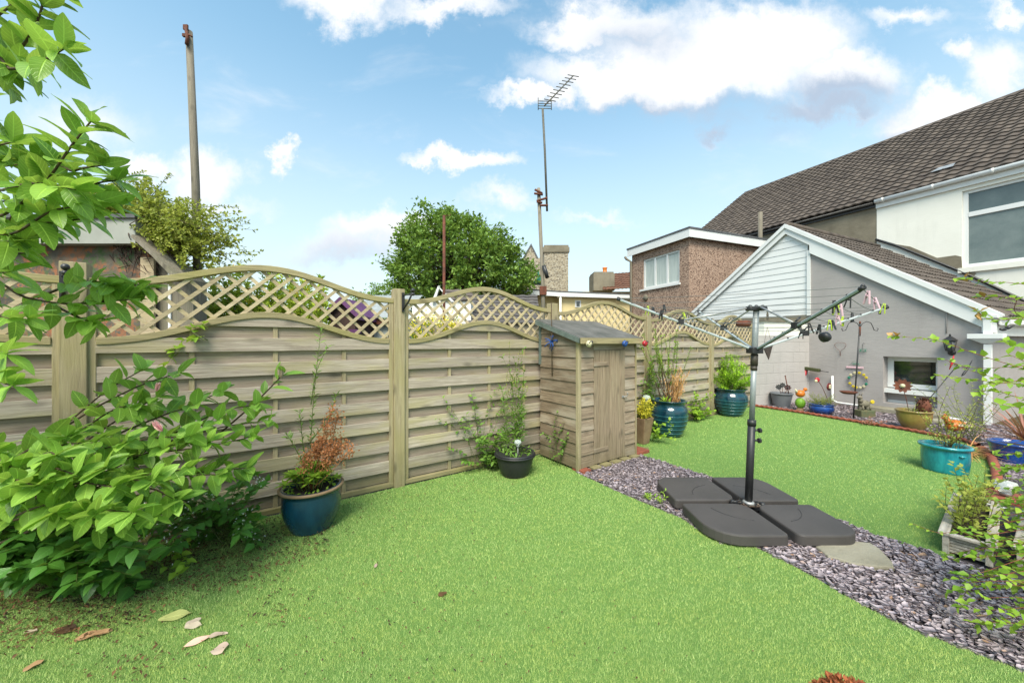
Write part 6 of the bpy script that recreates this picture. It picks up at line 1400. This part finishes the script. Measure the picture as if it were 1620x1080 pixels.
# cordyline + dry grass
t = thing('cordyline', 'red purple spiky strap leaved plant at the right edge beside the downpipe', 'plant', Vector((6.35,4.45,0))); lm = MB()
for i in range(70):
    a = random.uniform(0, 6.28); el = random.uniform(.25, 1.45); d = Vector((math.cos(a)*math.cos(el), math.sin(a)*math.cos(el), math.sin(el))); lm.leaf(Vector((6.35,4.45,.12))+rv(.01), d, ZUP, random.uniform(.45,.72), .026, .35, .3, 5, random.random(), 2)
part(lm, 'leaves', m_purple, t, world=True)
t = thing('dry_grass_clump', 'tan dry strappy leaf clump spilling over the edging before the cobalt pot', 'plant', Vector((5.4,4.25,0))); lm = MB()
for i in range(110):
    a = random.uniform(0, 6.28); el = random.uniform(.2, 1.1); d = Vector((math.cos(a)*math.cos(el), math.sin(a)*math.cos(el), math.sin(el))); lm.leaf(Vector((5.42,4.3,.02))+rv(.03), d, ZUP, random.uniform(.2,.42), .012, .7, .3, 5, random.random(), 2)
part(lm, 'leaves', m_drystalk, t, world=True)
# troughs' plants
def trough_plant(label, c, n, m, w=.1, h=(.16,.34), L=.045, Wd=.026, ln=.4):
    t = thing('trough_plant', label, 'plant', Vector(c)); lm = MB(); sm = MB(); d = (TR1-TR0).normalized()
    for i in range(n):
        st = Vector(c)+d*random.uniform(-ln, ln)+Vector((random.gauss(0,.02), random.gauss(0,.02), 0)); e = st+Vector((random.gauss(0,w*.6), random.gauss(0,w*.6), random.uniform(*h)))
        spray(sm, lm, [st, st.lerp(e,.5)+rv(.015), e], .0025, .001, 10, L, Wd, .3, .95, .2, 2, 0, True, .4, 2)
    part(sm, 'stem', m_twig, t, world=True); part(lm, 'foliage', m, t, world=True)
cT = TR0.lerp(TR1, .5)+Vector((.055,-.075,.07))
trough_plant('yellow green leafy plants with reddish stems filling the left wooden trough', cT, 46, m_vine)
trough_plant('dark green low plants in the right wooden trough', cT+Vector((.27,-.19,0)), 46, m_mid)
# ---- arching shrub at the right, close to the camera
RS = Vector((2.95,1.55,0)); t = thing('arching_shrub', 'arching shrub with thin red stems of small round leaves at the right edge', 'shrub', RS)
sm = MB(); lm = MB(); ym = MB()
def rs(pts, n, L=.034, Wd=.028, tip=1, yell=.0, r0=.003):
    P = [W(*p) for p in pts]; z0 = P[-1]; st = RS+Vector((random.gauss(0,.05), random.gauss(0,.05), max(.1, z0.z-.35))); P = P + [z0.lerp(st,.6)+Vector((0,0,.1)), st, RS]
    P = [P[0]] + [p+rv(.018) for p in P[1:-1]] + [P[-1]]; P.reverse(); spray(sm, lm, P, r0*.7, .0009, n, L, Wd, .3, 1.15, .15, 3, 1, True, .45, tip)
    if yell:
        for i in range(4): ym.leaf(P[-1].lerp(P[-2], random.random()*.3), rv()+Vector((-.5,0,0)), ZUP+rv(.3), L, Wd, .2, .2, 2)
rs([(1411,531,1.95),(1460,541,1.9),(1500,552,1.85),(1560,567,1.8),(1640,586,1.75)], 40, yell=1)
rs([(1487,566,1.9),(1540,576,1.85),(1590,578,1.8),(1660,580,1.75)], 34)
rs([(1478,594,1.9),(1530,600,1.85),(1580,602,1.8),(1660,606,1.75)], 36)
rs([(1500,575,1.9),(1560,590,1.85),(1620,600,1.8),(1680,610,1.75)], 30)
rs([(1542,620,1.8),(1590,622,1.75),(1640,628,1.7)], 30, L=.038)
rs([(1555,608,1.8),(1600,612,1.75),(1660,616,1.7)], 28, L=.038)
rs([(1515,440,1.8),(1560,445,1.75),(1600,448,1.7),(1660,452,1.7)], 26, L=.042, yell=1)
rs([(1545,492,1.8),(1580,496,1.75),(1620,500,1.7),(1670,506,1.7)], 26, L=.045, yell=1)
rs([(1550,470,1.8),(1590,482,1.75),(1640,500,1.7)], 20, L=.04, yell=1)
rs([(1590,540,1.7),(1620,538,1.65),(1660,536,1.6)], 16, L=.045)
rs([(1585,640,1.6),(1620,650,1.55),(1660,660,1.5)], 20, L=.06, Wd=.04)
rs([(1595,560,1.6),(1630,570,1.55),(1670,580,1.5)], 16, L=.05)
rs([(1444,828,1.95),(1490,842,1.9),(1540,858,1.85),(1600,872,1.8),(1660,880,1.7)], 22, L=.022, Wd=.016)
for i in range(40):
    x0 = random.uniform(1495, 1615); y0 = random.choice([random.uniform(815, 900), random.uniform(890,1000), random.uniform(900,960)]); rs([(x0, y0, 1.9-max(0,(y0-880))*.0022), (x0+45, y0-random.uniform(0, 12), 1.8-max(0,(y0-880))*.0022), (1680, y0-random.uniform(0, 25), 1.7-max(0,(y0-880))*.002)], 22, L=.036, Wd=.028)
for i in range(24):
    x0 = random.uniform(1560, 1615); y0 = random.uniform(700, 830); rs([(x0, y0, 1.85), (x0+40, y0-random.uniform(0, 12), 1.78), (1690, y0-random.uniform(0, 25), 1.7)], 16, L=.032, Wd=.026)
rs([(1322,968,1.75),(1345,990,1.7),(1400,1050,1.6),(1450,1110,1.5)], 0, r0=.001) if False else None
part(sm, 'stem', leafm('red_stem', lin(120,64,52,.7), lin(150,90,60,.7), 0, .5), t, world=True); part(lm, 'foliage', m_bright, t, world=True); part(ym, 'blossom', m_drystalk, t, world=True)
# brown mop head at the bottom edge
c = W(1350, 1128, .92); t = thing('dead_flower_head', 'brown dried mop flower head on a stalk at the bottom edge of the picture', 'dead flower', (c.x, c.y, 0)); dm = MB()
for i in range(1400):
    d = rv().normalized(); q = c+Vector((d.x*.08, d.y*.07, d.z*.06))*random.uniform(.8, 1.05); dm.leaf(q, d+rv(.3), rv(), .016, .012, .3, .4, 1)
part(dm, 'flower', leafm('dead_bloom', lin(110,56,34,.75), lin(190,112,70,.8), .1, .8), t, world=True)
sm = MB(); sm.tube([(c.x, c.y, 0), (c.x+.02, c.y, .25), c-Vector((0,0,.02))], .005, 6); part(sm, 'stem', m_twig, t, world=True)

# ---- vine on the outbuilding roof
Y = 4.6; t = thing('rambling_vine', 'tangled rambling vine with small yellow green leaves over the old outbuilding roof', 'vine', W(236, 540, Y)*Vector((1,1,0)))
sm = MB(); lm = MB(); db = MB()
root = W(236, 400, Y)
for i in range(340):
    a = random.random(); x = random.choice([random.gauss(300, 45), random.gauss(220, 50), random.uniform(110, 395)])
    yt = 300+abs(x-235)*.28 if x > 235 else 285+(235-x)*.18
    y = random.uniform(yt-5, yt+ (95 if x > 240 else 45)); e = W(x, y, random.uniform(4.4, 5.2)); st = root+Vector((random.gauss(0,.22), random.gauss(.15,.15), random.gauss(.1,.08)))
    if x < 200: st = W(random.uniform(130,230), 345, Y+.3)
    spray(sm, lm, [st, st.lerp(e,.5)+rv(.09)+Vector((0,0,.07)), e], .003, .0012, 30, .055, .036, .2, 1.0, .25, 1, 1, False, .5, 2, upj=.7)
for (pts) in (([(300,330,4.7),(345,326,4.7),(376,328,4.7)]), ([(320,360,4.7),(370,390,4.7),(404,404,4.7)]), ([(330,380,4.7),(365,412,4.7),(398,412,4.7)]), ([(240,310,4.7),(260,285,4.7),(270,275,4.7)]), ([(170,300,4.6),(200,280,4.6),(228,272,4.6)])):
    spray(sm, lm, [W(*p) for p in pts], .004, .0015, 34, .04, .026, .05, 1.0, .25, 1, 1, False, .5, 2, upj=.7)
for i in range(46):
    e = W(random.uniform(225, 300), 0, 4.25); e.z = W(0, 362+(e.x*570/4.25+810-225)*.85+random.gauss(-12, 14), 4.25).z; st = e + Vector((random.gauss(-.1,.1), .15, .12)); spray(sm, lm, [st, st.lerp(e,.5)+Vector((0,-.08,.03)), e], .003, .0012, 20, .05, .033, .1, 1.0, .25, 1, 1, False, .5, 2, upj=.7)
for i in range(90):
    st = root+Vector((random.gauss(.02,.14), random.gauss(-.18,.06), random.gauss(.05,.13))); e = st+Vector((random.gauss(.08,.14), random.gauss(0,.05), random.gauss(-.16,.14))); db.tube(cat([st, st.lerp(e,.5)+rv(.04), e], 6), .006, 4, r1=.003)
part(sm, 'stem', m_twig, t, world=True); part(lm, 'foliage', m_vine, t, world=True); part(db, 'dead_stems', plain('dead_stem', lin(110,84,70,.6), lin(70,54,46,.5), 20, .9, .3), t, world=True)
# shrub seen through the first lattice
t = thing('garden_shrub', 'yellow green garden shrub with small orange flowers seen through the first big lattice', 'shrub', (W(380,540,5.6).x, 5.6, 0)); sm = MB(); lm = MB(); fm = MB(); B0 = Vector((W(380,540,5.6).x, 5.6, 0))
for i in range(300):
    x = random.uniform(300, 520); ytop = 418+max(0, x-380)*.16; e = W(x, random.uniform(ytop, 545), random.uniform(5.2, 6.1)); st = Vector((B0.x+(e.x-B0.x)*.6, 5.6+random.gauss(0,.2), .6)); spray(sm, lm, [st, st.lerp(e,.6)+rv(.05), e], .005, .002, 36, .085, .05, .4, .9, .25, 1, 0, False, .5, 2, upj=.7)
    if random.random() < .35:
        for j in range(10): fm.leaf(e+rv(.02), rv(), ZUP, .03, .02, .2, .3, 1)
part(sm, 'stem', m_twig, t, world=True); part(lm, 'foliage', leafm('shrub_leaf', lin(96,140,36,.8), lin(190,204,72,.9), .35, .5), t, world=True); part(fm, 'blossom', leafm('orange_flower', lin(230,120,60,.9), lin(240,190,70,.9), .2, .5), t, world=True)
t = thing('yellow_shrub', 'bright yellow flowering shrub behind the lattice right of the middle post', 'shrub', (W(690,540,5.4).x, 5.4, 0)); sm = MB(); lm = MB(); fm = MB(); B0 = Vector((W(690,540,5.4).x, 5.4, 0))
for i in range(70):
    e = W(random.uniform(650, 725), random.uniform(500, 545), random.uniform(5.1, 5.7)); st = Vector((B0.x+(e.x-B0.x)*.5, 5.4+random.gauss(0,.1), .8)); spray(sm, lm, [st, st.lerp(e,.6)+rv(.03), e], .005, .002, 16, .05, .026, .4, .9, .25, 1)
    for j in range(26): fm.leaf(e+rv(.05), rv(), ZUP, .035, .024, .2, .3, 1)
part(sm, 'stem', m_twig, t, world=True); part(lm, 'foliage', m_bright, t, world=True); part(fm, 'blossom', m_yflow, t, world=True)
# green screen behind
t = thing('hedge_bush', 'green hedge bush far behind the fence between the first big lattice and the tree', 'bush', (W(600,540,16).x, 16, 0)); lm = MB(); sm = MB()
for (x, y, r) in ((590, 476, .8), (608, 462, .75), (630, 470, .7), (570, 480, .7)):
    foliage_cloud(lm, W(x, y+14, 16), (r, r, r), 900, .12, .08, .55, 1, 0, 0, 26, .2)
for i in range(8): a = W(600, 480, 16); sm.tube([Vector((a.x, 16, 0)), Vector((a.x+random.gauss(0,.4), 16+random.gauss(0,.3), 2.4)), a+rv(.35)], .05, 5, r1=.015)
part(lm, 'foliage', m_tree, t, world=True); part(sm, 'trunk', m_bark, t, world=True)
# ---- the big tree
Y = 17; B0 = Vector((W(725,540,Y).x, Y, 0)); t = thing('broadleaf_tree', 'broad rounded green tree rising behind the fence and the rusty pole', 'tree', B0); sm = MB(); lm = MB(); tr = MB()
tr.tube(cat([B0, B0+Vector((.1,0,1.5)), B0+Vector((0,0,3.0)), B0+Vector((.1,0,5.6))], 12), .26, 10, r1=.05)
outline = [(730+(x_-728)*.96, y_) for x_, y_ in [(615,432),(622,405),(640,372),(660,352),(690,345),(712,336),(740,345),(758,360),(790,362),(802,378),(812,398),(830,405),(842,428),(838,455),(815,475),(640,475),(618,455)]]
nb = 0
for i in range(330):
    while True:
        x, y = random.uniform(618, 838), random.uniform(334, 482)
        if in_poly(np.array([x]), np.array([y]), outline)[0]: break
    edge = min(math.hypot(x-a, y-b) for a, b in outline); dep = random.uniform(-1, 1)*min(2.6, .5+edge*.045)
    e = W(x, y, Y) + Vector((0, dep, 0)); st = B0+Vector((random.gauss(0,.3), random.gauss(0,.2), random.uniform(1.6, min(4.6, e.z-.3)) if e.z > 2.2 else 1.4)); m1 = st.lerp(e, .6)+rv(.15)+Vector((0,0,.15))
    c = cat([st, m1, e], 7); sm.tube(c, .03, 4, r1=.008, cap=False)
    nd = (e-st).normalized()
    for j in range(84):
        f = random.uniform(.0, 1.0)**.7; q = e + (c[-1]-c[-3])*(f-.55)*1.1 + Vector((random.gauss(0,.15), random.gauss(0,.15), random.gauss(0,.10)))
        lm.leaf(q, nd*.6+rv(.7)-ZUP*.2, ZUP+rv(.45), random.uniform(.13, .23), random.uniform(.09, .14), .25, .3, 1, random.random())
for (x, y) in outline[:15]:
    for k_ in range(4):
        e = W(x+random.gauss(0,5), y-random.uniform(-2, 9), Y); c_ = W(725, 430, Y); d = (e-c_).normalized(); st = e-d*.6; sm.tube([st, e], .012, 4, r1=.004)
        for j in range(16): lm.leaf(st.lerp(e, random.random())+rv(.05), d+rv(.6), ZUP+rv(.4), .15, .085, .25, .3, 1, random.random()*.5)
part(tr, 'trunk', m_bark, t, world=True); part(sm, 'branches', m_bark, t, world=True); part(lm, 'crown', m_tree, t, world=True)
t = thing('teal_awning', 'small teal tarpaulin on the roof between the tree and the leaning pole', 'tarpaulin', W(826, 447, 17.5)); mb = MB(); mb.slab([(0,0),(.95,-.1),(1.0,.8),(.1,.8)], 0, .05); mb.box((.75,.2,.0),(.85,.25,.6)); mb.prism([(.55,.05),(1.1,.05),(1.05,.5)], .1, .14); part(mb, 'sheet', m_green, t)

# ---- litter on the lawn
k_n = 0; mb = MB()
def scatter(n, fx, sz):
    for i in range(n):
        p = fx(); 
        if p is None: continue
        mb.leaf(Vector((p[0], p[1], random.uniform(.012, .024))), (random.gauss(0,1), random.gauss(0,1), random.gauss(0,.12)), ZUP+rv(.25), random.uniform(*sz), random.uniform(sz[0], sz[1])*.5, .3, .3, 2, random.random()**4)
def near_mag():
    x = random.uniform(-40, 520); y = random.uniform(790, 1080); p = G(x, y); dist = -((p-P0).dot(FN)); 
    return (p.x, p.y) if random.random() < math.exp(-((dist-.35)/(.42+.2*math.sin(p.x*7)*math.sin(p.y*9+1)))**2 if dist > .35 else 0) and in_poly(np.array([p.x]), np.array([p.y]), near_lawn)[0] else None
scatter(20000, near_mag, (.006, .026))
scatter(900, lambda: tuple(FP(random.uniform(-1.2, 2.1), -abs(random.gauss(0, .35))-.08)[:2]), (.006, .02))
scatter(2200, lambda: (random.gauss(-1.1, .9), random.uniform(1.3, 3.6)), (.005, .016))
scatter(500, lambda: tuple(FP(random.uniform(2.9, 6.8), -abs(random.gauss(0, .3))-.1)[:2]), (.008, .024))
b = mb.build('leaf_litter', m_litter); tag(b, 'scattered brown dead leaf bits on the lawn below the plants', 'leaf litter', kind='stuff')
def fallen(name, label, cat_, p, ang, L, Wd, m, n=1, grp=None, sh=0):
    p = Vector(p); mb = MB(); M_ = Matrix.Rotation(ang, 4, 'Z')
    for i in range(n):
        d = M_ @ Vector((math.cos(i*.9), math.sin(i*.9), .05)); mb.leaf(Vector((0,0,.006)), d, ZUP+rv(.12), L*(1-.15*i), Wd*1.25, .06, .16, 8, random.random(), sh, .07)
    b = mb.build(name, m); b.location = p + Vector((0, 0, .004)); tag(b, label, cat_, grp)
m_fy = leafm('faded_leaf', lin(150,160,80,.8), lin(186,190,120,.85), .1, .5, .3)
m_fb = leafm('brown_fallen_leaf', lin(150,110,76,.8), lin(190,156,116,.85), .05, .7, .3)
fallen('fallen_leaf', 'long faded yellow green leaf lying by the white petals on the lawn', 'leaf', G(250,983), .35, .135, .05, m_fy)
fallen('fallen_petal', 'forked pair of white and magenta petals beside the faded leaf', 'petal', G(292,994), .15, .075, .034, m_petal, 2, 'fallen magnolia petals')
fallen('fallen_petal', 'narrow pink brown petal lying just below the forked white petals', 'petal', G(290,1026), .7, .10, .026, leafm('pink_petal', lin(224,170,150,.9), lin(240,214,196,.9), .1, .5), 1, 'fallen magnolia petals')
fallen('fallen_petal', 'pale cream petal with curled tip right of the narrow pink petal', 'petal', G(328,1010), .3, .08, .03, m_petal, 1, 'fallen magnolia petals')
fallen('fallen_petal', 'broad round cream petal, rightmost of the group on the lawn', 'petal', G(345,1024), -.7, .06, .055, m_petal, 1, 'fallen magnolia petals')
fallen('fallen_leaf', 'curled brown speckled leaf low on the left lawn below the creeper', 'leaf', G(118,1014), .45, .125, .045, m_fb)
fallen('fallen_leaf', 'brown curled dead leaf left of the speckled one on the lawn', 'leaf', G(88,1000), .1, .09, .045, m_litter)
fallen('fallen_leaf', 'pale oval leaf with a dark spot in the litter below the creeper', 'leaf', G(146,948), .8, .09, .032, m_petal)
fallen('fallen_petal', 'small pink white petal at the far left of the lawn litter', 'petal', G(38,1003), .2, .05, .03, m_petal)
fallen('fallen_leaf', 'tiny rusty leaf lying in the middle of the near lawn', 'leaf', G(693,945), .6, .05, .03, m_litter)
fallen('fallen_petal', 'single small cream petal alone on the lawn right of the blue pot', 'petal', G(593,900), 1.7, .045, .016, m_petal)
fallen('fallen_leaf', 'orange brown broken leaf at the lower left edge of the lawn', 'leaf', G(36,1065), 1.3, .06, .03, m_fb)
